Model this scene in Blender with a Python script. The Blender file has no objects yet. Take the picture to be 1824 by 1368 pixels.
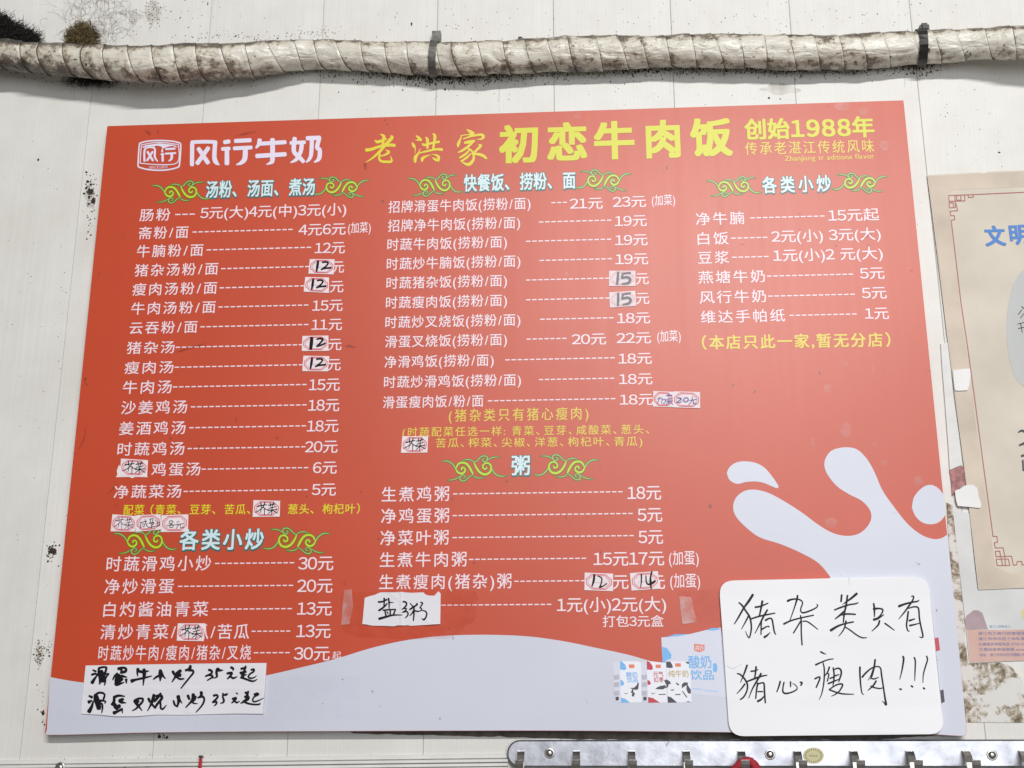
import bpy, bmesh, math, random
from mathutils import Vector, Matrix, noise
from mathutils.geometry import tessellate_polygon
rad = math.radians
random.seed(7)
scn = bpy.context.scene
col = scn.collection

# ------------------------------------------------------------------ camera
F_PX, W_PX, H_PX = 2232.8, 1824.0, 1368.0
CAM = Vector((0.13264, -1.70222, -0.47904))
cam_d = bpy.data.cameras.new('camera')
cam_d.sensor_width = 36.0
cam_d.lens = F_PX / W_PX * 36.0
cam_d.clip_start = 0.02
cam_d.clip_end = 200.0
cam = bpy.data.objects.new('camera', cam_d)
cam.location = CAM
cam.rotation_euler = (1.86105, -0.00005, 0.065593)
col.objects.link(cam)
scn.camera = cam
RM = cam.rotation_euler.to_matrix()

# ------------------------------------------------------------------ light
world = bpy.data.worlds.new('World')
scn.world = world
world.use_nodes = True
bg = world.node_tree.nodes['Background']
bg.inputs['Color'].default_value = (1.0, 0.95, 0.89, 1)
bg.inputs['Strength'].default_value = 0.13

def area_light(name, loc, target, sx, sy, power, color):
    d = bpy.data.lights.new(name, 'AREA')
    d.shape = 'RECTANGLE'; d.size = sx; d.size_y = sy
    d.energy = power; d.color = color
    o = bpy.data.objects.new(name, d)
    o.location = loc
    v = Vector(target) - Vector(loc)
    o.rotation_euler = v.to_track_quat('-Z', 'Y').to_euler()
    col.objects.link(o)
    return o
# ceiling fluorescent batten behind and above the camera, to the right
area_light('fluorescent_lamp', (0.95, -5.0, 2.35), (0.0, 0, 0), 2.4, 0.15, 218.0, (1.0, 0.985, 0.96))
# unseen soft area light added far behind the camera, right, for fill and glare
area_light('fill_glare_light', (1.45, -4.2, 0.1), (0.2, 0, -0.2), 2.7, 2.2, 60.0, (0.95, 0.97, 1.0))

scn.view_settings.view_transform = 'Standard'
scn.view_settings.look = 'None'
scn.view_settings.exposure = 0.04
scn.view_settings.gamma = 1.0
scn.view_settings.use_curve_mapping = False

# ------------------------------------------------------------------ helpers
BT = 0.018            # front face of the board, metres out of the wall

def P(px, py, d=0.0):
    """photo pixel -> (x, z) on the plane standing d metres out of the wall"""
    v = RM @ Vector(((px - W_PX / 2) / F_PX, -(py - H_PX / 2) / F_PX, -1.0))
    t = (-d - CAM.y) / v.y
    q = CAM + t * v
    return q.x, q.z

def V(px, py, d=0.0):
    x, z = P(px, py, d)
    return Vector((x, -d, z))

def lin(r, g, b):
    def f(c):
        c /= 255.0
        return c / 12.92 if c <= 0.04045 else ((c + 0.055) / 1.055) ** 2.4
    return (f(r), f(g), f(b), 1.0)

MATS = {}
def mat(name, color, rough=0.5, metal=0.0, spec=0.5, var=0.0, vscale=30.0, bump=0.0, bscale=200.0, alpha=1.0, coat=0.0):
    if name in MATS: return MATS[name]
    m = bpy.data.materials.new(name); m.use_nodes = True
    nt = m.node_tree; b = nt.nodes['Principled BSDF']
    b.inputs['Base Color'].default_value = color
    b.inputs['Roughness'].default_value = rough
    b.inputs['Metallic'].default_value = metal
    b.inputs['Specular IOR Level'].default_value = spec
    b.inputs['Alpha'].default_value = alpha
    b.inputs['Coat Weight'].default_value = coat
    if var > 0 or bump > 0:
        tc = nt.nodes.new('ShaderNodeTexCoord')
    if var > 0:
        n = nt.nodes.new('ShaderNodeTexNoise'); n.inputs['Scale'].default_value = vscale; n.inputs['Detail'].default_value = 6
        nt.links.new(tc.outputs['Object'], n.inputs['Vector'])
        mx = nt.nodes.new('ShaderNodeMix'); mx.data_type = 'RGBA'; mx.blend_type = 'MULTIPLY'
        mx.inputs['Factor'].default_value = 1.0
        mx.inputs[6].default_value = color
        cr = nt.nodes.new('ShaderNodeValToRGB')
        lo = 1.0 - var
        cr.color_ramp.elements[0].position = 0.3; cr.color_ramp.elements[0].color = (lo, lo, lo, 1)
        cr.color_ramp.elements[1].position = 0.65; cr.color_ramp.elements[1].color = (1, 1, 1, 1)
        nt.links.new(n.outputs['Fac'], cr.inputs['Fac'])
        nt.links.new(cr.outputs['Color'], mx.inputs[7])
        nt.links.new(mx.outputs[2], b.inputs['Base Color'])
    if bump > 0:
        n2 = nt.nodes.new('ShaderNodeTexNoise'); n2.inputs['Scale'].default_value = bscale; n2.inputs['Detail'].default_value = 4
        nt.links.new(tc.outputs['Object'], n2.inputs['Vector'])
        bp = nt.nodes.new('ShaderNodeBump'); bp.inputs['Strength'].default_value = bump; bp.inputs['Distance'].default_value = 0.002
        nt.links.new(n2.outputs['Fac'], bp.inputs['Height'])
        nt.links.new(bp.outputs['Normal'], b.inputs['Normal'])
    MATS[name] = m
    return m

def link(name, verts, faces, material, parent=None, smooth=False):
    me = bpy.data.meshes.new(name)
    me.from_pydata([tuple(v) for v in verts], [], faces)
    me.update()
    if smooth:
        me.polygons.foreach_set('use_smooth', [True] * len(me.polygons))
    if material: me.materials.append(material)
    o = bpy.data.objects.new(name, me)
    col.objects.link(o)
    if parent: o.parent = parent
    return o

def tag(o, label=None, cat=None, group=None, kind=None):
    if label: o['label'] = label
    if cat: o['category'] = cat
    if group: o['group'] = group
    if kind: o['kind'] = kind
    return o

def empty(name, loc=(0, 0, 0)):
    o = bpy.data.objects.new(name, None)
    o.empty_display_size = 0.02
    col.objects.link(o)
    return o

def box(v, f, x0, x1, y0, y1, z0, z1):
    b = len(v)
    v += [(x0, y0, z0), (x1, y0, z0), (x1, y1, z0), (x0, y1, z0), (x0, y0, z1), (x1, y0, z1), (x1, y1, z1), (x0, y1, z1)]
    f += [(b, b+1, b+2, b+3), (b+4, b+7, b+6, b+5), (b, b+4, b+5, b+1), (b+1, b+5, b+6, b+2), (b+2, b+6, b+7, b+3), (b+3, b+7, b+4, b)]

def tess(pts):
    return [tuple(t) for t in tessellate_polygon([[Vector((p[0], p[1], 0)) for p in pts]])]

def orient(faces, verts):
    """make faces look towards the camera side (-y)"""
    out = []
    for f in faces:
        a, b, c = (Vector(verts[i]) for i in f[:3])
        n = (b - a).cross(c - a)
        out.append(f if n.y < 0 else tuple(reversed(f)))
    return out

def flat_poly(name, pix, d, material, parent=None):
    verts = [V(x, y, d) for x, y in pix]
    tr = tess([(v.x, v.z) for v in verts])
    return link(name, verts, orient(tr, verts), material, parent)

def slab(name, pix, d0, d1, material, parent=None, jitter=0.0):
    """sheet with a real edge: outline in pixels, back at d0, front at d1"""
    fr = [V(x, y, d1) for x, y in pix]
    if jitter:
        fr = [v + Vector((0, -random.random() * jitter, 0)) for v in fr]
    bk = [Vector((v.x, -d0, v.z)) for v in fr]
    n = len(fr)
    tr = tess([(v.x, v.z) for v in fr])
    faces = orient(tr, fr)
    verts = fr + bk
    cx = sum(v.x for v in fr) / n; cz = sum(v.z for v in fr) / n
    for i in range(n):
        j = (i + 1) % n
        q = (i, j, n + j, n + i)
        faces.append(q)
    o = link(name, verts, faces, material, parent)
    bm = bmesh.new(); bm.from_mesh(o.data); bmesh.ops.recalc_face_normals(bm, faces=[f for f in bm.faces if len(f.verts) == 4]); bm.to_mesh(o.data); bm.free()
    return o

def sheet(name, pix, d0, d1, relief, material, parent=None, step=9.0):
    """thin paper with gentle folds: front at d1 + relief(px, py), real edge down to d0"""
    from mathutils.geometry import delaunay_2d_cdt
    n = len(pix)
    pts = [Vector(p) for p in pix]
    xs = [p[0] for p in pix]; ys = [p[1] for p in pix]
    def inside(x, y):
        c = False
        for i in range(n):
            x0, y0 = pix[i]; x1, y1 = pix[(i + 1) % n]
            if (y0 > y) != (y1 > y) and x < (x1 - x0) * (y - y0) / (y1 - y0) + x0: c = not c
        return c
    x = min(xs) + step * 0.5
    while x < max(xs):
        y = min(ys) + step * 0.5
        while y < max(ys):
            if inside(x, y) and min((p - Vector((x, y))).length for p in pts[:n]) > step * 0.4: pts.append(Vector((x, y)))
            y += step
        x += step
    vs, es, fs, *_ = delaunay_2d_cdt(pts, [], [list(range(n))], 1, 1e-6)
    fr = [V(v.x, v.y, d1 + relief(v.x, v.y)) for v in vs]
    faces = orient([tuple(f) for f in fs], fr)
    b = len(fr)
    rim = [V(p[0], p[1], d1 + relief(p[0], p[1])) for p in pix]
    low = [Vector((v.x, -d0, v.z)) for v in rim]
    verts = fr + rim + low
    for i in range(n):
        j = (i + 1) % n
        faces.append((b + i, b + j, b + n + j, b + n + i))
    return link(name, verts, faces, material, parent)

def catmull(pts, n=5):
    if len(pts) < 3: 
        (a, b) = pts
        return [tuple(a[k] + (b[k] - a[k]) * t / 3.0 for k in range(len(a))) for t in range(4)]
    out = []
    for i in range(len(pts) - 1):
        p0 = pts[max(i-1, 0)]; p1 = pts[i]; p2 = pts[i+1]; p3 = pts[min(i+2, len(pts)-1)]
        for k in range(n):
            t = k / n
            out.append(tuple(0.5 * ((2*p1[c]) + (-p0[c]+p2[c])*t + (2*p0[c]-5*p1[c]+4*p2[c]-p3[c])*t*t + (-p0[c]+3*p1[c]-3*p2[c]+p3[c])*t**3) for c in range(len(p1))))
    out.append(tuple(pts[-1]))
    return out

def ribbons(name, strokes, d, material, parent=None, seg=5, rise=True, relief=None):
    """strokes: lists of (px, py, width_px) in photo pixels, laid on the plane d"""
    verts, faces = [], []
    for si, s in enumerate(strokes):
        c = catmull(s, seg)
        c = [q for i, q in enumerate(c) if i == 0 or abs(q[0]-c[i-1][0]) + abs(q[1]-c[i-1][1]) > 0.02]
        if len(c) < 2: continue
        base = d + ((si % 14) * 1.2e-5 if rise else 0)
        L = []
        n = len(c)
        for i, (x, y, w) in enumerate(c):
            a = c[max(i-1, 0)]; b = c[min(i+1, n-1)]
            dx, dy = b[0]-a[0], b[1]-a[1]
            l = math.hypot(dx, dy) or 1
            nx, ny = -dy/l, dx/l
            h = max(w, 0.15) / 2
            L.append((x, y, nx, ny, dx/l, dy/l, h))
        x, y, nx, ny, tx, ty, h = L[0]
        ring = [[(x+nx*h*0.7 - tx*h*0.7, y+ny*h*0.7 - ty*h*0.7), (x-nx*h*0.7 - tx*h*0.7, y-ny*h*0.7 - ty*h*0.7)]]
        for x, y, nx, ny, tx, ty, h in L:
            ring.append([(x+nx*h, y+ny*h), (x-nx*h, y-ny*h)])
        x, y, nx, ny, tx, ty, h = L[-1]
        ring.append([(x+nx*h*0.7 + tx*h*0.7, y+ny*h*0.7 + ty*h*0.7), (x-nx*h*0.7 + tx*h*0.7, y-ny*h*0.7 + ty*h*0.7)])
        b0 = len(verts)
        for k, (l, r) in enumerate(ring):
            dd = base + k * 4e-7
            verts.append(V(l[0], l[1], dd + (relief(*l) if relief else 0))); verts.append(V(r[0], r[1], dd + (relief(*r) if relief else 0)))
        for k in range(len(ring) - 1):
            i = b0 + 2*k
            faces.append((i, i+1, i+3)); faces.append((i, i+3, i+2))
    faces = orient(faces, verts)
    return link(name, verts, faces, material, parent)

def zs(scale, ox, oy, strokes, w=None, dx=0, dy=0, fat=1.0):
    """strokes traced on an enlarged crop -> photo pixels; default pen width w in photo px"""
    out = []
    for s in strokes:
        t = []
        for p in s:
            ww = p[2] / scale * fat if len(p) > 2 else w
            t.append((ox + p[0] / scale + dx, oy + p[1] / scale + dy, ww))
        out.append(t)
    return out

# ---- glyphs from the built-in font
_dg = None
GLY = {}
def glyph(ch):
    key = ch
    if key in GLY: return GLY[key]
    src = ch
    if ch.isdigit(): src = chr(ord(ch) - 48 + 0xFF10)
    c = bpy.data.curves.new('glyph', 'FONT')
    c.body = src; c.size = 1.0; c.resolution_u = 3
    o = bpy.data.objects.new('glyph', c)
    col.objects.link(o)
    bpy.context.view_layer.update()
    ev = o.evaluated_get(bpy.context.evaluated_depsgraph_get())
    me = ev.to_mesh()
    vs = [(v.co.x, v.co.y) for v in me.vertices]
    fs = [tuple(p.vertices) for p in me.polygons]
    ev.to_mesh_clear()
    bpy.data.objects.remove(o); bpy.data.curves.remove(c)
    if vs:
        x0 = min(v[0] for v in vs); x1 = max(v[0] for v in vs)
    else:
        x0 = x1 = 0
    if ch.isdigit():
        adv = 0.56; sh = 0.28 - (x0 + x1) / 2
    elif ch in '()/,':
        adv = (x1 - x0) + 0.10; sh = 0.05 - x0
    elif ch == ' ':
        adv = 0.3; sh = 0
    elif ord(ch) < 128:
        adv = (x1 - x0) + 0.09; sh = 0.045 - x0
    elif ch in '、,':
        adv = 0.62; sh = 0
    elif ch in '（）':
        adv = (x1 - x0) + 0.16; sh = 0.08 - x0
    else:
        adv = 1.0; sh = 0
    GLY[key] = (vs, fs, adv, sh)
    return GLY[key]

def text(name, body, x0, x1, y, h, material, parent, layer=0.0004, bold=0.0, y1=None, sp=0.0, d=None, latin=False, mid=0.37, comma=None):
    """one printed line: ink from pixel x0 to x1, centre line at pixel y (level on the board unless y1 given), ink height h px"""
    D = (BT if d is None else d) + layer
    ya = y
    a = V(x0, ya, D)
    if y1 is None:
        b = V(x1, ya, D)
        # keep the line level: find the pixel row of the same height at x1
        b = Vector((b.x, b.y, a.z))
        # x at the right end measured on that level row
        for _ in range(3):
            yy = ya + (b.z - a.z)
        lo = ya
        for _ in range(6):
            xx, zz = P(x1, lo, D)
            xz2, zz2 = P(x1, lo + 1, D)
            lo += (a.z - zz) / (zz2 - zz)
        b = V(x1, lo, D)
    else:
        b = V(x1, y1, D)
    em = abs(P(x0, ya - h/2, D)[1] - P(x0, ya + h/2, D)[1]) / (0.72 if latin else 0.9)
    pen = 0.0
    vv, ff = [], []
    for ch in body:
        vs, fs, adv, sh = glyph(ch)
        if comma and ch == '、': adv = comma
        if bold > 0.025 and ch.isdigit(): adv, sh = 0.68, sh + 0.06
        if bold < 0.002: offs = [(0, 0)]
        elif bold < 0.012: offs = [(-bold, -bold), (bold, -bold), (bold, bold), (-bold, bold)]
        elif bold > 0.025: offs = [(0, 0)] + [(bold * i_ / 2, 0.85 * bold * j_ / 2) for i_ in (-2, -1, 0, 1, 2) for j_ in (-2, -1, 0, 1, 2) if max(abs(i_), abs(j_)) == 2]
        else: offs = [(0, 0)] + [(bold * i_, 0.85 * bold * j_) for i_ in (-1, 0, 1) for j_ in (-1, 0, 1) if i_ or j_]
        for oi, (ox, oy) in enumerate(offs):
            b0 = len(vv)
            vv += [(v[0] + pen + sh + ox, v[1] - mid + oy, oi * 5e-6) for v in vs]
            ff += [tuple(b0 + i for i in f) for f in fs]
        pen += adv + sp
    xa = min(v[0] for v in vv); xb = max(v[0] for v in vv)
    ux = (b - a); length = ux.length; ux.normalize()
    uz = Vector((-ux.z, 0, ux.x))
    sx = length / (xb - xa)
    verts = [a + ux * ((v[0] - xa) * sx) + uz * (v[1] * em) - Vector((0, v[2], 0)) for v in vv]
    return link(name, verts, orient(ff, verts), material, parent)

def dashes(x0, x1, y, material, parent, pitch=10.9, wid=2.1, layer=0.0004, yr=None):
    D = BT + layer
    n = max(2, int(round((x1 - x0 + 3) / pitch)))
    p = (x1 - x0 + 3) / n
    a = V(x0, y, D)
    verts, faces = [], []
    hz = abs(P(x0, y, D)[1] - P(x0, y + wid, D)[1]) / 2
    for i in range(n):
        xa = P(x0 + i * p, y, D)[0]; xb = P(x0 + i * p + p - 3, y, D)[0]
        b = len(verts)
        verts += [(xa, -D, a.z - hz), (xb, -D, a.z - hz), (xb, -D, a.z + hz), (xa, -D, a.z + hz)]
        faces.append((b, b+1, b+2, b+3))
    return link('leader_dashes', verts, faces, material, parent)

# ------------------------------------------------------------------ materials
def wall_material():
    m = bpy.data.materials.new('wall_pvc'); m.use_nodes = True
    nt = m.node_tree; N = nt.nodes; L = nt.links
    b = N['Principled BSDF']; b.inputs['Roughness'].default_value = 0.42; b.inputs['Specular IOR Level'].default_value = 0.35
    tc = N.new('ShaderNodeTexCoord')
    # fine vertical reeding
    mp = N.new('ShaderNodeMapping'); mp.inputs['Scale'].default_value = (420, 1, 2.2)
    L.new(tc.outputs['Object'], mp.inputs['Vector'])
    n1 = N.new('ShaderNodeTexNoise'); n1.inputs['Scale'].default_value = 1.0; n1.inputs['Detail'].default_value = 3
    L.new(mp.outputs['Vector'], n1.inputs['Vector'])
    # blotches
    n2 = N.new('ShaderNodeTexNoise'); n2.inputs['Scale'].default_value = 5.0; n2.inputs['Detail'].default_value = 8; n2.inputs['Roughness'].default_value = 0.65
    L.new(tc.outputs['Object'], n2.inputs['Vector'])
    # specks
    n3 = N.new('ShaderNodeTexNoise'); n3.inputs['Scale'].default_value = 210.0; n3.inputs['Detail'].default_value = 2
    L.new(tc.outputs['Object'], n3.inputs['Vector'])
    n4 = N.new('ShaderNodeTexNoise'); n4.inputs['Scale'].default_value = 9.0; n4.inputs['Detail'].default_value = 3
    L.new(tc.outputs['Object'], n4.inputs['Vector'])
    c1 = N.new('ShaderNodeValToRGB')
    c1.color_ramp.elements[0].position = 0.27; c1.color_ramp.elements[0].color = (0.645, 0.63, 0.59, 1)
    c1.color_ramp.elements[1].position = 0.62; c1.color_ramp.elements[1].color = (0.76, 0.755, 0.73, 1)
    L.new(n2.outputs['Fac'], c1.inputs['Fac'])
    c2 = N.new('ShaderNodeValToRGB')
    c2.color_ramp.elements[0].position = 0.35; c2.color_ramp.elements[0].color = (0.955, 0.955, 0.95, 1)
    c2.color_ramp.elements[1].position = 0.6; c2.color_ramp.elements[1].color = (1, 1, 1, 1)
    L.new(n1.outputs['Fac'], c2.inputs['Fac'])
    mx = N.new('ShaderNodeMix'); mx.data_type = 'RGBA'; mx.blend_type = 'MULTIPLY'; mx.inputs['Factor'].default_value = 1
    L.new(c1.outputs['Color'], mx.inputs[6]); L.new(c2.outputs['Color'], mx.inputs[7])
    # fly specks: thresholded fine noise gated by coarse noise
    th = N.new('ShaderNodeMapRange'); th.inputs['From Min'].default_value = 0.70; th.inputs['From Max'].default_value = 0.76
    L.new(n3.outputs['Fac'], th.inputs['Value'])
    g = N.new('ShaderNodeMapRange'); g.inputs['From Min'].default_value = 0.5; g.inputs['From Max'].default_value = 0.66
    L.new(n4.outputs['Fac'], g.inputs['Value'])
    mu = N.new('ShaderNodeMath'); mu.operation = 'MULTIPLY'
    L.new(th.outputs['Result'], mu.inputs[0]); L.new(g.outputs['Result'], mu.inputs[1])
    mx2 = N.new('ShaderNodeMix'); mx2.data_type = 'RGBA'
    L.new(mu.outputs[0], mx2.inputs['Factor']); L.new(mx.outputs[2], mx2.inputs[6]); mx2.inputs[7].default_value = (0.16, 0.14, 0.12, 1)
    L.new(mx2.outputs[2], b.inputs['Base Color'])
    bp = N.new('ShaderNodeBump'); bp.inputs['Strength'].default_value = 0.12; bp.inputs['Distance'].default_value = 0.001
    L.new(n1.outputs['Fac'], bp.inputs['Height']); L.new(bp.outputs['Normal'], b.inputs['Normal'])
    return m

def board_material(name, color, rough=0.36):
    m = bpy.data.materials.new(name); m.use_nodes = True
    nt = m.node_tree; N = nt.nodes; L = nt.links
    b = N['Principled BSDF']; b.inputs['Specular IOR Level'].default_value = 0.55
    tc = N.new('ShaderNodeTexCoord')
    n = N.new('ShaderNodeTexNoise'); n.inputs['Scale'].default_value = 4.0; n.inputs['Detail'].default_value = 7
    L.new(tc.outputs['Object'], n.inputs['Vector'])
    mp = N.new('ShaderNodeMapping'); mp.inputs['Scale'].default_value = (70, 1, 1.6)
    L.new(tc.outputs['Object'], mp.inputs['Vector'])
    n2 = N.new('ShaderNodeTexNoise'); n2.inputs['Scale'].default_value = 1.0; n2.inputs['Detail'].default_value = 5
    L.new(mp.outputs['Vector'], n2.inputs['Vector'])
    r = N.new('ShaderNodeMapRange'); r.inputs['From Min'].default_value = 0.3; r.inputs['From Max'].default_value = 0.7
    r.inputs['To Min'].default_value = rough - 0.008; r.inputs['To Max'].default_value = rough + 0.008
    L.new(n2.outputs['Fac'], r.inputs['Value']); L.new(r.outputs['Result'], b.inputs['Roughness'])
    cr = N.new('ShaderNodeValToRGB')
    cr.color_ramp.elements[0].position = 0.28; cr.color_ramp.elements[0].color = tuple(c * 0.93 for c in color[:3]) + (1,)
    cr.color_ramp.elements[1].position = 0.62; cr.color_ramp.elements[1].color = color
    L.new(n.outputs['Fac'], cr.inputs['Fac'])
    # small dark stains
    n3 = N.new('ShaderNodeTexNoise'); n3.inputs['Scale'].default_value = 75.0; n3.inputs['Detail'].default_value = 2
    L.new(tc.outputs['Object'], n3.inputs['Vector'])
    th = N.new('ShaderNodeMapRange'); th.inputs['From Min'].default_value = 0.745; th.inputs['From Max'].default_value = 0.79
    th.inputs['To Max'].default_value = 0.7
    L.new(n3.outputs['Fac'], th.inputs['Value'])
    mx = N.new('ShaderNodeMix'); mx.data_type = 'RGBA'
    L.new(th.outputs['Result'], mx.inputs['Factor']); L.new(cr.outputs['Color'], mx.inputs[6]); mx.inputs[7].default_value = (0.12, 0.03, 0.02, 1)
    L.new(mx.outputs[2], b.inputs['Base Color'])
    bp = N.new('ShaderNodeBump'); bp.inputs['Strength'].default_value = 0.10; bp.inputs['Distance'].default_value = 0.004
    L.new(n.outputs['Fac'], bp.inputs['Height']); L.new(bp.outputs['Normal'], b.inputs['Normal'])
    return m

M_WALL = wall_material()
M_RED = board_material('red_print', (0.55, 0.060, 0.018, 1), 0.40)
M_LAV = board_material('lavender_print', (0.61, 0.635, 0.735, 1), 0.40)
PR = dict(rough=0.42, spec=0.55)
M_TXT = mat('pale_pink_ink', lin(238, 218, 228), **PR)
M_YEL = mat('yellow_ink', (0.72, 0.60, 0.012, 1), **PR)
M_YELG = mat('lime_yellow_ink', (0.62, 0.62, 0.004, 1), **PR)
M_YELP = mat('pale_yellow_ink', (0.72, 0.57, 0.05, 1), **PR)
M_LIME = mat('lime_ink', (0.52, 0.66, 0.01, 1), **PR)
M_LGRN = mat('light_green_ink', (0.36, 0.56, 0.14, 1), **PR)
M_DGRN = mat('dark_green_ink', (0.03, 0.15, 0.012, 1), **PR)
M_TEAL = mat('teal_ink', (0.012, 0.13, 0.13, 1), **PR)
M_CYAN = mat('pale_cyan_ink', (0.62, 0.79, 0.84, 1), **PR)
M_LOGO = mat('logo_ink', lin(226, 218, 238), **PR)
M_BLUE = mat('sky_blue_ink', lin(110, 178, 235), **PR)
M_CRIM = mat('crimson_ink', lin(190, 40, 60), **PR)
M_DARK = mat('charcoal_ink', lin(52, 50, 66), **PR)
M_ORNG = mat('orange_ink', lin(226, 120, 90), **PR)
M_GOLD = mat('gold_ink', lin(190, 170, 110), **PR)
M_BOXW = mat('carton_white_ink', lin(210, 213, 230), **PR)
M_GREYP = mat('grey_ink', lin(178, 180, 195), **PR)
M_PAPER = mat('note_paper', (0.76, 0.75, 0.80, 1), rough=0.7, spec=0.2, var=0.04, vscale=18, bump=0.08, bscale=40)
M_CARD = mat('white_card', (0.85, 0.85, 0.885, 1), rough=0.45, spec=0.35, var=0.03, vscale=9, bump=0.06, bscale=12)
M_STICK = mat('sticker_paper', (0.84, 0.745, 0.785, 1), rough=0.55, spec=0.3, var=0.08, vscale=70)
M_SRED = mat('sticker_red_line', lin(206, 62, 76), rough=0.55)
M_SGRY = mat('sticker_grey_line', lin(170, 150, 160), rough=0.55)
M_INK = mat('black_marker', (0.008, 0.007, 0.011, 1), rough=0.6, spec=0.15)
M_PEN = mat('grey_black_marker', (0.016, 0.016, 0.02, 1), rough=0.6, spec=0.2)
M_FADE = mat('faded_marker', (0.16, 0.15, 0.17, 1), rough=0.5)
M_VIO = mat('violet_pen', (0.10, 0.08, 0.30, 1), rough=0.5)
M_EDGE = mat('board_edge', (0.16, 0.15, 0.16, 1), rough=0.5)
M_REDEDGE = mat('board_red_edge', (0.50, 0.02, 0.02, 1), rough=0.4)
M_DIRT = mat('grime', (0.05, 0.04, 0.032, 1), rough=0.9, spec=0.1)
M_DIRT2 = mat('brown_grime', (0.15, 0.115, 0.075, 1), rough=0.9, spec=0.1)
M_SOOT = mat('black_fuzz', (0.022, 0.021, 0.02, 1), rough=0.85, spec=0.2)
M_BFUZZ = mat('brown_fuzz', (0.24, 0.18, 0.09, 1), rough=0.9, spec=0.1, var=0.75, vscale=140)
M_THREAD = mat('grey_thread', (0.34, 0.32, 0.29, 1), rough=0.9, spec=0.1)
M_STEEL = mat('stainless_steel', (0.52, 0.53, 0.58, 1), rough=0.34, metal=1.0, var=0.35, vscale=45, bump=0.10, bscale=90)
M_HOOK = mat('hook_steel', (0.58, 0.56, 0.53, 1), rough=0.30, metal=1.0, var=0.35, vscale=120)
M_DSTEEL = mat('dark_steel', (0.10, 0.095, 0.09, 1), rough=0.4, metal=0.9)
M_GALV = mat('galvanised_strap', (0.17, 0.17, 0.16, 1), rough=0.5, metal=0.6, var=0.5, vscale=90)
M_BLACK = mat('black_plastic', (0.018, 0.016, 0.015, 1), rough=0.4)
M_POST = mat('old_poster_paper', (0.68, 0.62, 0.53, 1), rough=0.6, spec=0.25, var=0.16, vscale=10, bump=0.25, bscale=22)
M_POSTR = mat('poster_red_line', (0.42, 0.14, 0.13, 1), rough=0.6)
M_POSTE = mat('poster_edge_tone', (0.66, 0.56, 0.46, 1), rough=0.6, var=0.22, vscale=14)
M_PBLUE = mat('poster_blue_ink', (0.07, 0.22, 0.58, 1), rough=0.6)
M_PBLK = mat('poster_black_ink', (0.05, 0.05, 0.05, 1), rough=0.6)
M_PGREY = mat('poster_grey_cloud', (0.50, 0.515, 0.51, 1), rough=0.6, var=0.08, vscale=12)
M_LOWP = mat('lower_poster_paper', (0.66, 0.67, 0.67, 1), rough=0.5, var=0.15, vscale=14, bump=0.3, bscale=30)
M_PINK = mat('lower_poster_pink', (0.66, 0.42, 0.36, 1), rough=0.5, var=0.25, vscale=22)
M_MAUVE = mat('lower_poster_mauve', (0.44, 0.33, 0.36, 1), rough=0.55, var=0.3, vscale=30)
M_PTXT = mat('lower_poster_text', (0.22, 0.20, 0.36, 1), rough=0.55)
M_FOAM = mat('white_foam_tape', (0.74, 0.74, 0.73, 1), rough=0.6, var=0.10, vscale=40, bump=0.3, bscale=120)
M_TAB = mat('white_tab_paper', (0.80, 0.80, 0.80, 1), rough=0.55, var=0.05, vscale=60)
M_TORN = mat('torn_paper_core', (0.30, 0.24, 0.19, 1), rough=0.8, var=0.5, vscale=90)
M_CLOTH = mat('red_cloth', (0.36, 0.012, 0.03, 1), rough=0.7, bump=0.5, bscale=500)
M_STRING = mat('red_string', (0.50, 0.02, 0.03, 1), rough=0.8, bump=0.6, bscale=900)
M_LABELY = mat('yellow_round_label', (0.56, 0.52, 0.30, 1), rough=0.5)

def residue_material():
    m = bpy.data.materials.new('glue_residue'); m.use_nodes = True
    nt = m.node_tree; N = nt.nodes; L = nt.links
    b = N['Principled BSDF']; b.inputs['Roughness'].default_value = 0.75
    tc = N.new('ShaderNodeTexCoord')
    n = N.new('ShaderNodeTexNoise'); n.inputs['Scale'].default_value = 60; n.inputs['Detail'].default_value = 10; n.inputs['Roughness'].default_value = 0.74; n.inputs['Distortion'].default_value = 0.35
    L.new(tc.outputs['Object'], n.inputs['Vector'])
    cr = N.new('ShaderNodeValToRGB'); e = cr.color_ramp.elements
    e[0].position = 0.36; e[0].color = (0.06, 0.045, 0.035, 1)
    e[1].position = 0.58; e[1].color = (0.70, 0.69, 0.66, 1)
    x = e.new(0.45); x.color = (0.25, 0.20, 0.14, 1)
    x = e.new(0.51); x.color = (0.46, 0.41, 0.33, 1)
    L.new(n.outputs['Fac'], cr.inputs['Fac'])
    nm = N.new('ShaderNodeTexNoise'); nm.inputs['Scale'].default_value = 24; nm.inputs['Detail'].default_value = 6; nm.inputs['Roughness'].default_value = 0.6
    L.new(tc.outputs['Object'], nm.inputs['Vector'])
    mr = N.new('ShaderNodeMapRange'); mr.inputs['From Min'].default_value = 0.50; mr.inputs['From Max'].default_value = 0.54
    L.new(nm.outputs['Fac'], mr.inputs['Value'])
    mxr = N.new('ShaderNodeMix'); mxr.data_type = 'RGBA'
    L.new(mr.outputs['Result'], mxr.inputs['Factor']); L.new(cr.outputs['Color'], mxr.inputs[6]); mxr.inputs[7].default_value = (0.70, 0.69, 0.66, 1)
    L.new(mxr.outputs[2], b.inputs['Base Color'])
    bp = N.new('ShaderNodeBump'); bp.inputs['Strength'].default_value = 0.5; bp.inputs['Distance'].default_value = 0.002
    L.new(n.outputs['Fac'], bp.inputs['Height']); L.new(bp.outputs['Normal'], b.inputs['Normal'])
    return m
M_RESID = residue_material()

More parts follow.
